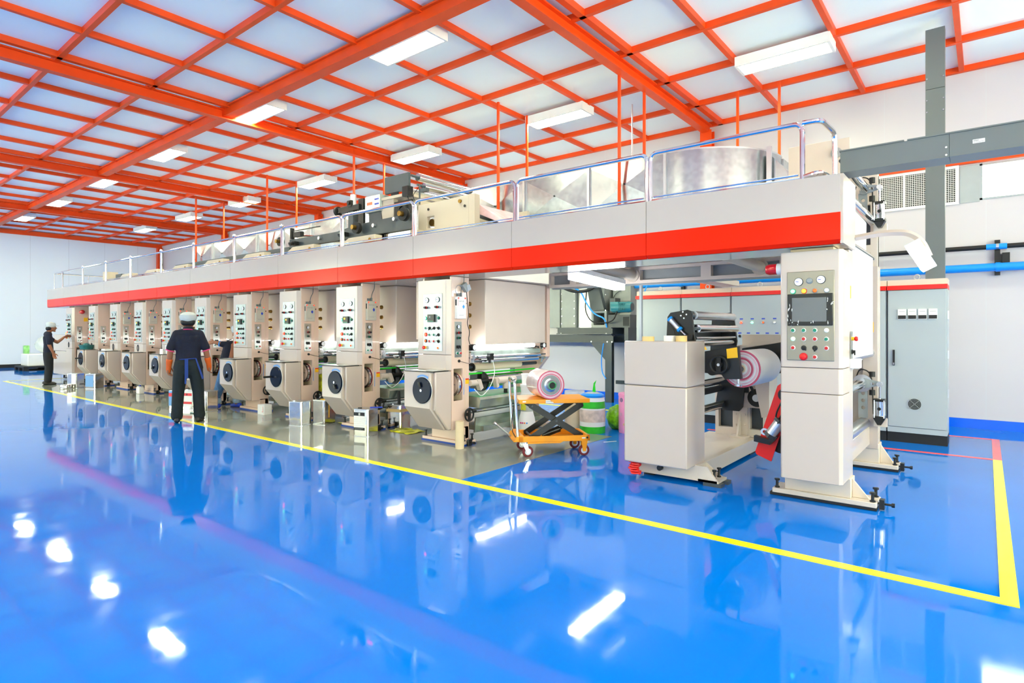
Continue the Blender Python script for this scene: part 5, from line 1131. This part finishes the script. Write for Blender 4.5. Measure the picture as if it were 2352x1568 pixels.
for a, z, r_, m in ((-114, .44, .03, 0), (-98, .12, .016, 2), (-118, .25, .028, 1)):
    a = R(a); x, y = -3.72+.1755*math.cos(a), 7.22+.1755*math.sin(a)
    k.cyl((x-.004*math.cos(a), y-.004*math.sin(a), z), (x+.001*math.cos(a), y+.001*math.sin(a), z), r_, n=12, m=m)
M['pinkfade'] = mat('faded_pink', (238, 178, 206), .4, var=.05)
M['greyfade'] = mat('faded_grey', (150, 120, 160), .4, var=.05)
M['yelfade'] = mat('faded_yellow', (226, 172, 130), .4, var=.05)
obj('faded_print', k, ['greyfade', 'pinkfade', 'yelfade'], t)

def tin(x, y, s, h, rot, label, name='solvent_tin', z=.003, lab=None, rim=True, m='tin'):
    t = thing(name, label, 'tin', (x, y, z), 'square metal tins on the floor', rot, off=(0, 0, 0))
    b = B(); r = s/2; c = .02
    q = [(-r+c, -r), (r-c, -r), (r, -r+c), (r, r-c), (r-c, r), (-r+c, r), (-r, r-c), (-r, -r+c)]
    b.prism(q, 'z', 0, h)
    obj('body', b, m, t, .006)
    for z0, z1 in ((h-.004, h+.006), (0, .008)): obj('rim', B().prism([(p[0]*1.015, p[1]*1.015) for p in q], 'z', z0, z1), 'alu', t)
    obj('cap', B().cyl((-r*.5, -r*.4, h+.006), (-r*.5, -r*.4, h+.018), .026, n=16), 'black' if lab != 'plain' else 'alu', t)
    return t, r, h
t, r, h = tin(-6.31, 4.83, .235, .345, R(16), 'square silver tin with a white and black label in front of the second unit')
lb = obj('label', B().box(-r+.015, r-.05, -r-.0012, -r, .08, .31), 'lbl', t)
obj('label_band', B().box(-r+.015, r-.05, -r-.002, -r-.0012, .265, .31).box(-r+.015, r-.05, -r-.002, -r-.0012, .08, .115), 'lblk', lb)
obj('label_mark', B().box(-.025, -.017, -r-.003, -r-.002, .272, .303).box(-.012, -.004, -r-.003, -r-.002, .272, .303), 'lbl', lb)
k = B()
for i in range(5): k.box(-r+.02, r-.055, -r-.002, -r-.0012, .14+.024*i, .1415+.024*i)
for i in range(7): k.box(-r+.025+.02*i, -r+.036+.02*i, -r-.003, -r-.002, .102, .108)
for i in range(5): k.box(-r+.03+.022*i, -r+.044+.022*i, -r-.003, -r-.002, .088, .094)
obj('label_lines', k, 'mgrey', lb)
tag(obj('brush', B().cyl((-6.25, 4.85, .365), (-6.12, 4.95, .368), .009, n=10), 'bluecap'), 'blue brush handle lying on the labelled tin', 'brush')
t, r, h = tin(-7.74, 4.76, .235, .34, R(20), 'shiny square tin with a blue reflection, left of the pair before the third unit', lab='plain')
t, r, h = tin(-7.56, 5.04, .24, .35, R(10), 'shiny square tin with yellow ink drips, right of the pair before the third unit')
obj('ink_drip', B().box(r-.002, r+.003, -.03, -.018, .1, .33).box(-.02, .08, -.06, .0, h+.006, h+.012), 'yel', t)
t, r, h = tin(-6.4, 5.46, .24, .33, R(12), 'square tin wrapped with brown tape under the second unit rollers', lab='plain')
obj('tape_band', B().box(-r-.003, r+.003, -r-.003, r+.003, .24, .28), 'tape', t)
obj('ink_pipe', B().cyl((.02, -.02, .33), (.0, .0, .52), .022, n=12), 'rubber', t)
t, r, h = tin(-10.75, 4.55, .24, .33, R(25), 'tin with a red and white label seen between the legs of the worker', lab='plain')
lb = obj('label', B().box(-r+.01, r-.03, -r-.0012, -r, .06, .32), 'lbl', t)
obj('label_band', B().box(-r+.01, r-.03, -r-.002, -r-.0012, .24, .285).box(-r+.01, r-.03, -r-.002, -r-.0012, .1, .14), 'lblr', lb)
obj('label_mark', B().box(-.02, -.012, -r-.003, -r-.002, .245, .28).box(-.008, .0, -r-.003, -r-.002, .245, .28), 'lblk', lb)
t, r, h = tin(-11.0, 4.42, .22, .32, R(25), 'tin with pale blue and red label behind the left leg of the worker', lab='plain')
obj('label', B().box(-r+.01, r-.03, -r-.0012, -r, .06, .32, 0).box(-r+.01, r-.03, -r-.002, -r-.0012, .22, .28, 1), ['lblb', 'lblr'], t)
t, r, h = tin(-10.32, 4.62, .23, .335, R(10), 'dark reflecting tin right of the standing worker', lab='plain')
t, r, h = tin(-16.85, 4.48, .25, .34, R(35), 'square tin with a white label behind the low round can', lab='plain')
obj('label', B().box(.0, r-.02, -r-.0012, -r, .1, .33), 'lbl', t)
t, r, h = tin(-16.36, 4.72, .27, .34, R(30), 'square tin with a pale blue label right of the low round can', lab='plain')
obj('label', B().box(-r+.02, r-.04, -r-.0012, -r, .05, .3), 'lblb', t)
tag(obj('small_can', B().lathe([(0, 0), (.11, 0), (.112, .01), (.112, .09), (.105, .1), (0, .1)], (-16.75, 4.26, .003), (0, 0, 1), 24), 'tin'), 'low round metal can in front of the left group of tins', 'can')
t = thing('plastic_jug', 'white cut plastic jug standing before the fourth printing unit', 'jug', (-9.18, 5.0, .003))
obj('body', B().prism([(-9.26, 4.93), (-9.10, 4.93), (-9.08, 4.95), (-9.08, 5.07), (-9.10, 5.09), (-9.26, 5.09), (-9.28, 5.07), (-9.28, 4.95)], 'z', .003, .16).prism([(-9.24, 4.95), (-9.12, 4.95), (-9.12, 5.07), (-9.24, 5.07)], 'z', .16, .164), 'white', t, .01)
obj('red_mark', B().box(-9.1, -9.095, 4.9285, 4.93, .05, .14).box(-9.13, -9.09, 4.9285, 4.93, .05, .056), 'lblr', t)
t = thing('canister', 'small white canister with a blue cap on the grey floor', 'canister', (-14.2, 4.93, .003))
obj('body', B().prism([(-14.29, .003), (-14.11, .003), (-14.11, .13), (-14.16, .165), (-14.24, .165), (-14.29, .13)], 'y', 4.88, 4.98), 'white', t, .01)
obj('cap', B().cyl((-14.2, 4.93, .165), (-14.2, 4.93, .19), .022, n=14), 'bluecap', t)
tag(obj('paper_tube', B().ring((-4.75, 4.96, .003), (0, 0, 1), .043, .051, .315, 30), 'paper'), 'upright brown paper tube in front of the nearest printing unit', 'tube')
for i, (x, y, sx, sy, l) in enumerate(((-6.1, 5.35, .42, .3, 'yellow ink stained film on the floor under the taped tin'), (-7.2, 5.3, .4, .28, 'yellow ink stained film under the second printing unit'), (-8.75, 5.4, .35, .25, 'yellow ink stained film under the third printing unit'), (-10.2, 5.45, .3, .25, 'yellow ink stained film under the fourth printing unit'))):
    random.seed(20+i); b = B(); n = 7
    V = [[b.bm.verts.new((x+sx*(a/n-.5)+random.uniform(-.02, .02), y+sy*(c/n-.5)+random.uniform(-.02, .02), .005+random.uniform(0, .02))) for c in range(n+1)] for a in range(n+1)]
    for a in range(n):
        for c in range(n): b.bm.faces.new((V[a][c], V[a+1][c], V[a+1][c+1], V[a][c+1]))
    o = obj('stained_film', b, 'yelfilm'); tag(o, l, 'film scrap', 'ink stained films under the units')
    o.modifiers.new('thick', 'SOLIDIFY').thickness = .003
tag(obj('yellow_cloth', B().box(-8.12, -8.0, 5.29, 5.33, .42, .78), 'yelfilm'), 'yellow green film hanging in the gap right of the third printing unit', 'film scrap')
tag(obj('green_pen', B().cyl((-10.2, 4.28, .012), (-9.95, 4.36, .012), .009, n=8), 'tealb'), 'small dark green stick lying on the grey floor right of the standing worker', 'stick')
tag(obj('white_scrap', B().prism([(-3.66, 6.35), (-3.56, 6.50), (-3.55, 6.49), (-3.64, 6.34)], 'z', .0005, .004), 'white'), 'small white scrap on the blue floor near the pink drum', 'scrap')
def on_tray(X, dx, dy): return (X+dx, 4.78+dy, .902)
x, y, z = on_tray(-16.9, -.25, 0)
t = thing('basin', 'teal plastic basin standing on the crank box of the ninth unit', 'basin', (x, y, z))
obj('bowl', B().lathe([(0, 0), (.13, 0), (.16, .1), (.17, .1), (.17, .11), (.15, .11), (.12, .015), (0, .015)], (x, y, z), (0, 0, 1), 26), 'tealb', t)
obj('cloth', B().lathe([(0, .06), (.1, .07), (.06, .14), (0, .16)], (x, y, z), (0, 0, 1), 8), 'tealb', t)
tag(obj('cup', B().cyl((-12.65, 4.78, .902), (-12.65, 4.78, 1.0), .045, .04, n=16), 'tin'), 'silver cup on the crank box of the sixth unit', 'cup')
tag(obj('cup', B().cyl((-12.6, 4.86, .902), (-12.6, 4.86, 1.08), .03, .04, n=16), 'alu'), 'taller silver beaker behind the cup on the sixth unit', 'cup')
tag(obj('ink_pad', B().box(-15.85, -15.6, 4.7, 4.85, .902, .94), 'white'), 'white box lying on the crank box of the eighth unit', 'box')

# ------------------------------------------------------------ far left end
t = thing('rewind_cabinet', 'cream rewinder cabinet at the far left end behind the left worker', 'machine cabinet', (-20, 5.2, 0))
obj('upper_cover', B().box(-20.6, -19.32, 4.95, 5.4, .8, 1.25), 'beige2', t, .01)
obj('lower_cover', B().box(-20.6, -19.32, 4.95, 5.4, .15, .797), 'beige2', t, .01)
obj('base', B().prism([(-20.3, .02), (-19.3, .02), (-19.36, .15), (-20.2, .15)], 'y', 5.1, 5.4), 'beige2', t)
obj('cable', B().tube(fillet([(-20.1, 5.08, .15), (-20.05, 5.06, .05), (-19.8, 5.06, .05), (-19.75, 5.08, .12)], .06), .02, 8), 'rubber', t)
tag(obj('tape_box', B().box(-19.9, -19.65, 5.05, 5.2, 1.25, 1.31), 'tape'), 'small brown box on top of the far rewinder cabinet', 'box')
M['greenpk'] = mat('green_pack', (150, 220, 130), .4, var=.45, scale=9)
t = thing('pallet', 'black plastic pallet on the floor by the left wall', 'pallet', (-25.6, 5.9, 0))
b = B().box(-26.2, -25.0, 5.2, 6.6, .10, .15)
for x in (-26.2, -25.68, -25.15): b.box(x, x+.15, 5.2, 6.6, .0, .02)
for x in (-26.2, -25.68, -25.15):
    for y in (5.2, 5.82, 6.45): b.box(x, x+.15, y, y+.15, .02, .10)
obj('deck', b, 'rubber', t)
tag(obj('white_carton', B().box(-26.1, -25.2, 5.35, 6.3, .15, .56), 'white', bevel=.03), 'white wrapped carton on the black pallet', 'carton')
tag(lump('white_sack', (-25.6, 5.95, .87), .3, (1.1, 1, .95), 'bag', 5, .1), 'white bag standing on the wrapped carton', 'bag')
tag(obj('green_pack', B().box(-26.05, -25.87, 5.4, 5.55, .56, .84), 'greenpk', bevel=.02), 'green and white pack on the wrapped carton', 'pack')
# ------------------------------------------------------------ people
def chain(b, pts, n=14):
    # tapered limb: cones between round joints, later fused into one skin
    for i, p in enumerate(pts):
        b.sph(p[:3], p[3], n=12, sc=p[4] if len(p) > 4 else (1, 1, 1))
        if i and len(p) == 4 and len(pts[i-1]) == 4: b.cyl(pts[i-1][:3], p[:3], pts[i-1][3], p[3], n=n)
    return b
def fused(name, b, m, parent, vox=.007, smooth=4):
    o = obj(name, b, m, parent, ang=180)
    r = o.modifiers.new('fuse', 'REMESH'); r.mode = 'VOXEL'; r.voxel_size = vox; r.use_smooth_shade = True
    if smooth:
        s = o.modifiers.new('soft', 'SMOOTH'); s.iterations = smooth; s.factor = .5
    return o
def hand(b, w, d, s, curl=.5, spread=.12, k=1.0):
    # w wrist, d towards fingers, s towards the thumb side; palm faces d x s
    w, d, s = Vector(w), Vector(d).normalized(), Vector(s).normalized(); s = (s-d*s.dot(d)).normalized(); n = d.cross(s)
    for i, (L_, off) in enumerate(((.068, .027), (.077, .009), (.072, -.009), (.056, -.026))):
        kn = w+d*.088*k+s*off*k-n*(.002*abs(i-1.2))
        chain(b, [tuple(w+s*off*.5)+(.016*k,), tuple(kn)+(.0125*k,)])
        p = kn; a = curl*.5; dirv = d
        pts = [tuple(kn)+(.0105*k,)]
        for j, f in enumerate((.45, .32, .25)):
            a2 = a+curl*j*.9
            v = (d*math.cos(a2)+n*math.sin(a2)+s*spread*(1.2-i)*.35).normalized()
            p = p+v*L_*f*k*1.05; pts.append(tuple(p)+((.0098-.0009*j)*k,))
        chain(b, pts, 10)
    t0 = w+d*.025*k+s*.02*k; t1 = t0+(d*.55+s*.7+n*.25).normalized()*.04*k; t2 = t1+(d*.85+s*.3+n*.35).normalized()*.032*k; t3 = t2+(d*.95+n*.3).normalized()*.024*k
    chain(b, [tuple(t0)+(.016*k,), tuple(t1)+(.0125*k,), tuple(t2)+(.0105*k,), tuple(t3)+(.0085*k,)], 10)
def head(b, c, pitch=0, yaw=0):
    q = Matrix.Rotation(yaw, 3, 'Z') @ Matrix.Rotation(pitch, 3, 'X')
    def P(x, y, z): return tuple(Vector(c)+q @ Vector((x, y, z)))
    chain(b, [P(0, -.012, .025)+(.083,), P(0, .012, .03)+(.076,)])
    chain(b, [P(0, .02, -.01)+(.066,), P(0, .036, -.055)+(.044,), P(0, .062, -.088)+(.022,)])
    chain(b, [P(-.04, .0, -.04)+(.03,), P(-.028, .045, -.075)+(.02,)]); chain(b, [P(.04, .0, -.04)+(.03,), P(.028, .045, -.075)+(.02,)])
    chain(b, [P(0, .08, .02)+(.010,), P(0, .103, -.018)+(.013,), P(0, .088, -.028)+(.014,)], 8)
    chain(b, [P(-.03, .078, .028)+(.012,), P(.03, .078, .028)+(.012,)], 8)
    chain(b, [P(-.017, .078, -.052)+(.008,), P(0, .084, -.05)+(.009,), P(.017, .078, -.052)+(.008,)], 8)
    for s in (-1, 1):
        chain(b, [P(s*.078, -.005, .02)+(.014,), P(s*.083, -.008, .0)+(.012,), P(s*.077, -.002, -.018)+(.01,)], 8)
    return P
def eyes(P, parent):
    for s in (-1, 1): obj('eye', B().sph(P(s*.03, .080, .012), .007, n=10).sph(P(s*.03, .0842, .012), .0045, 1, 8), ['lbl', 'rubber'], parent)
def shoe(parent, x, y, a, z=0, m='shoe'):
    d = Vector((math.sin(a), math.cos(a), 0))
    p = Vector((x, y, z))
    b = chain(B(), [tuple(p-d*.055+Vector((0, 0, .045)))+(.042,), tuple(p+d*.03+Vector((0, 0, .043)))+(.042,), tuple(p+d*.10+Vector((0, 0, .032)))+(.036,), tuple(p+d*.15+Vector((0, 0, .027)))+(.027,)])
    for v in b.bm.verts: v.co.z = max(z+.002, v.co.z)
    return fused('shoe', b, m, parent, .006, 3)
NUL = (0, 0, 0)

# standing worker seen from behind
t = thing('person', 'worker in white cap, navy polo shirt and orange gloves standing with back to camera', 'person', (-9.27, 3.86, 0), None, R(62), off=NUL)
b = B(); P = head(b, (0, .03, 1.49))
chain(b, [(0, 0, 1.33, .06), (0, .01, 1.42, .052)])
chain(b, [(-.12, 0, 1.30, .05), (0, 0, 1.3, .06), (.12, 0, 1.30, .05)]); chain(b, [(0, .01, 1.26, .06), (0, .02, 1.05, .05), (0, .01, .9, .06)])
for s in (-1, 1):
    e = (s*.232, -.01, 1.05); w_ = (s*.258, .05, .84)
    if s > 0: e = (.235, -.01, 1.06); w_ = (.268, .06, .86)
    chain(b, [(s*.15, 0, 1.30, .045), (s*.175, 0, 1.25, .048), e+(.041,), (tuple((Vector(e)*.6+Vector(w_)*.4))+(.04,)), w_+(.028,)])
    hand(b, w_, (s*.02, .18, -1), (-s*.35, .9, .1), .55)
    chain(b, [(s*.085, 0, .87, .09), (s*.135, .01, .45, .055), (s*.145, 0, .08, .045)])
body = fused('body', b, 'skin', t, .006, 3); eyes(P, t)
sh = B()
chain(sh, [(-.12, 0, 1.31, .068), (0, -.01, 1.325, .085), (.12, 0, 1.31, .068)])
for x in (-.09, -.045, 0, .045, .09):
    chain(sh, [(x*1.1, -.01, 1.24, .085), (x*.9, .01, 1.05, .082), (x*.95, .01, .94, .085), (x*1.2, .0, .805, .092)])
chain(sh, [(-.145, 0, 1.31, .066), (-.195, -.0, 1.2, .06), (-.228, -.005, 1.11, .062)]); chain(sh, [(.145, 0, 1.31, .066), (.195, 0, 1.2, .06), (.23, -.005, 1.11, .062)])
for v in sh.bm.verts:
    if v.co.z < .775: v.co.z = .775
shirt = fused('polo_shirt', sh, 'navy', t, .009, 4)
obj('sleeve_trim', B().ring((-.237, -.005, 1.062), (.035, 0, .1), .045, .063, .012, 20).ring((.239, -.005, 1.062), (-.035, 0, .1), .045, .063, .012, 20), 'pink', shirt)
obj('collar', B().lathe([(.062, 0), (.07, .0), (.062, .045), (.054, .045)], (0, -.005, 1.375), (0, .15, 1), 22, 0).tube([(.075*math.sin(a), -.005-.075*math.cos(a), 1.372+.012*math.cos(a)) for a in [R(-100+20*i) for i in range(11)]], .005, 6, 1), ['navy', 'pink'], shirt)
tr = B()
for s in (-1, 1):
    chain(tr, [(s*.08, 0, .86, .11), (s*.105, .0, .7, .098), (s*.132, .012, .46, .082), (s*.142, .0, .25, .078), (s*.148, -.005, .1, .08)])
chain(tr, [(-.07, 0, .85, .11), (.07, 0, .85, .11)]); chain(tr, [(-.06, 0, .75, .095), (.06, 0, .75, .095)])
for v in tr.bm.verts: v.co.z = max(v.co.z, .035)
fused('trousers', tr, 'trouser', t, .009, 3)
shoe(t, -.148, .0, -.15); shoe(t, .148, .0, .25)
cp_ = obj('cap', B().lathe([(.09, -.01), (.108, .012), (.117, .05), (.108, .09), (.07, .118), (0, .13)], (0, .01, 1.515), (0, -.12, 1), 28), 'capw', t)
obj('cap_band', B().lathe([(.088, -.035), (.095, -.03), (.096, .012), (.09, .012)], (0, .012, 1.515), (0, -.12, 1), 26), 'navy', cp_)
obj('peak', B().prism([(-.08, .09), (.08, .09), (.06, .17), (0, .19), (-.06, .17)], 'z', 1.515, 1.525), 'capw', cp_)
fused('hair', chain(B(), [(-.04, -.03, 1.49, .058), (.04, -.03, 1.49, .058)]), 'hair', t, .008, 2)
for s, w_, e in ((-1, (-.258, .05, .84), (-.232, -.01, 1.05)), (1, (.268, .06, .86), (.235, -.01, 1.06))):
    g = B(); wv, ev = Vector(w_), Vector(e); m_ = wv*.6+ev*.4
    chain(g, [tuple(m_)+(.046,), tuple(wv)+(.037,), tuple(wv+Vector((s*.004, .012, -.05)))+(.036,), tuple(wv+Vector((s*.004, .02, -.085)))+(.03,)])
    fused('glove', g, 'glove', t, .006, 2)
ap_ = obj('apron_strap', B().box(-.035, -.014, -.118, -.110, .58, .95).box(-.014, .01, -.115, -.108, .66, .95).tube([(.165*math.sin(a), .01-.098*math.cos(a), .945+.01*math.sin(a)) for a in [R(-95+19*i) for i in range(11)]], .008, 6).prism([(.1, .95), (.118, .95), (.215, .66), (.19, .64)], 'y', -.108, -.10), 'apron', t)

# worker at the far left, in profile
t = thing('person', 'worker in grey cap and dark blue vest reaching towards the leftmost unit', 'person', (-18.4, 4.32, 0), None, R(-8), off=NUL)
SC = .94
b = B(); P = head(b, (0, .06, 1.43), pitch=.05)
chain(b, [(0, -.01, 1.27, .058), (0, .03, 1.37, .05)])
chain(b, [(-.13, 0, 1.23, .055), (0, 0, 1.23, .07), (.13, 0, 1.23, .055)]); chain(b, [(0, 0, 1.18, .06), (0, 0, 1.0, .055), (0, 0, .86, .06)])
chain(b, [(-.17, -.01, 1.22, .045), (-.19, .03, 1.17, .046), (-.22, .2, 1.06, .04), (-.29, .29, 1.13, .034), (-.35, .355, 1.19, .026)]); hand(b, (-.35, .355, 1.19), (-.45, 1, .25), (.6, .1, 1), .5)
chain(b, [(.17, -.01, 1.22, .045), (.19, -.01, 1.17, .046), (.205, .0, .99, .04), (.195, .08, .80, .028)]); hand(b, (.195, .08, .80), (0, .25, -1), (-.2, 1, .25), .5)
for s in (-1, 1): chain(b, [(s*.07, 0, .82, .07), (s*.092, .01, .43, .055), (s*.095, -.015, .08, .045)])
fused('body', b, 'skin', t, .007, 3); eyes(P, t)
sh = B(); chain(sh, [(-.12, -.01, 1.24, .075), (0, -.01, 1.26, .09), (.12, -.01, 1.24, .075)])
for x in (-.08, -.03, .03, .08): chain(sh, [(x, -.01, 1.17, .095), (x, .0, 1.0, .09), (x*1.1, .0, .85, .1)])
chain(sh, [(.15, -.01, 1.23, .066), (.192, -.01, 1.15, .062), (.205, -.003, 1.05, .058)]); chain(sh, [(-.15, -.01, 1.23, .066), (-.19, .03, 1.16, .06), (-.205, .1, 1.12, .056)])
fused('shirt', sh, 'navy', t, .009, 4)
tr = B()
for s in (-1, 1): chain(tr, [(s*.075, 0, .8, .105), (s*.09, .0, .65, .097), (s*.095, .012, .43, .08), (s*.095, -.01, .1, .072)])
chain(tr, [(-.06, 0, .8, .105), (.06, 0, .8, .105)]); chain(tr, [(-.05, .0, .68, .1), (.05, .0, .68, .1)])
fused('trousers', tr, 'blacktr', t, .009, 3)
obj('waist_pouch', B().box(.10, .18, .0, .12, .76, .86), 'rubber', t, .02)
shoe(t, -.1, -.02, -.1); shoe(t, .1, -.02, .1)
cp_ = obj('cap', B().lathe([(.094, -.03), (.102, 0), (.104, .04), (.085, .085), (0, .105)], (0, .045, 1.475), (0, .08, 1), 26), 'capw', t)
obj('peak', B().prism([(-.075, .12), (.075, .12), (.055, .2), (0, .215), (-.055, .2)], 'z', 1.47, 1.48), 'capw', cp_)
fused('hair', chain(B(), [(-.04, .02, 1.43, .058), (.04, .02, 1.43, .058), (0, -.0, 1.41, .06)]), 'hair', t, .008, 2)

# leaning worker between the fifth and fourth unit; x to the right of the photo, y away from it
t = thing('person', 'worker in dark shirt and rolled-up jeans leaning behind the fourth unit', 'person', (-10.52, 4.80, 0), None, R(45), off=NUL)
b = B(); P = head(b, (.36, .12, 1.33), yaw=1.2, pitch=-.3)
chain(b, [(.33, .1, 1.14, .058), (.35, .11, 1.25, .05)])
chain(b, [(.23, .1, .74, .12), (.27, .1, .92, .11), (.3, .1, 1.08, .105)])
chain(b, [(.25, .06, 1.12, .055), (.16, .04, 1.12, .042), (.06, .04, 1.145, .038), (-.01, .06, 1.16, .028)]); hand(b, (-.01, .06, 1.16), (-1, .25, -.1), (-.1, .3, 1), .75)
chain(b, [(.35, .16, 1.1, .05), (.4, .18, .95, .042), (.33, .12, .82, .03)]); hand(b, (.33, .12, .82), (-.5, -.3, -.8), (-.6, .3, .3), .5)
chain(b, [(.2, .08, .72, .1), (.1, .04, .42, .06), (.03, .02, .08, .045)]); chain(b, [(.27, .14, .72, .1), (.34, .14, .42, .06), (.36, .12, .08, .045)])
fused('body', b, 'skin', t, .007, 3); eyes(P, t)
sh = B()
for o_ in (-.05, .04): chain(sh, [(.22+o_, .1+o_*.3, .76, .115), (.26+o_, .1+o_*.3, .93, .11), (.29+o_, .1+o_*.3, 1.07, .105)])
chain(sh, [(.27, .07, 1.12, .068), (.19, .05, 1.12, .056), (.13, .045, 1.125, .052)]); chain(sh, [(.34, .15, 1.1, .062), (.39, .18, .98, .052)])
sh_ = fused('shirt', sh, 'navy', t, .009, 3)
obj('sleeve_trim', B().ring((.085, .042, 1.132), (1, 0, -.1), .04, .052, .012, 16), 'bluep', sh_)
tr = B()
chain(tr, [(.2, .08, .70, .12), (.14, .06, .55, .1), (.1, .04, .42, .082), (.04, .02, .2, .07), (.03, .02, .17, .068)]); chain(tr, [(.26, .13, .7, .12), (.33, .14, .42, .085), (.36, .12, .18, .07)])
jn = fused('jeans', tr, 'denim', t, .009, 3)
obj('jeans_cuff', B().lathe([(.07, 0), (.085, .02), (.085, .08), (.072, .1)], (.03, .02, .085), (.06, .02, 1), 20).lathe([(.07, 0), (.08, .02), (.08, .08), (.072, .1)], (.36, .12, .085), (0, 0, 1), 20), 'denim2', jn)
shoe(t, .03, .02, -1.2, .003, 'bluecap'); shoe(t, .36, .12, -1.0, .003, 'bluecap')
cp_ = obj('cap', B().lathe([(.094, -.03), (.104, .02), (.09, .08), (0, .11)], (.36, .12, 1.37), (-.2, 0, 1), 22), 'capw', t)
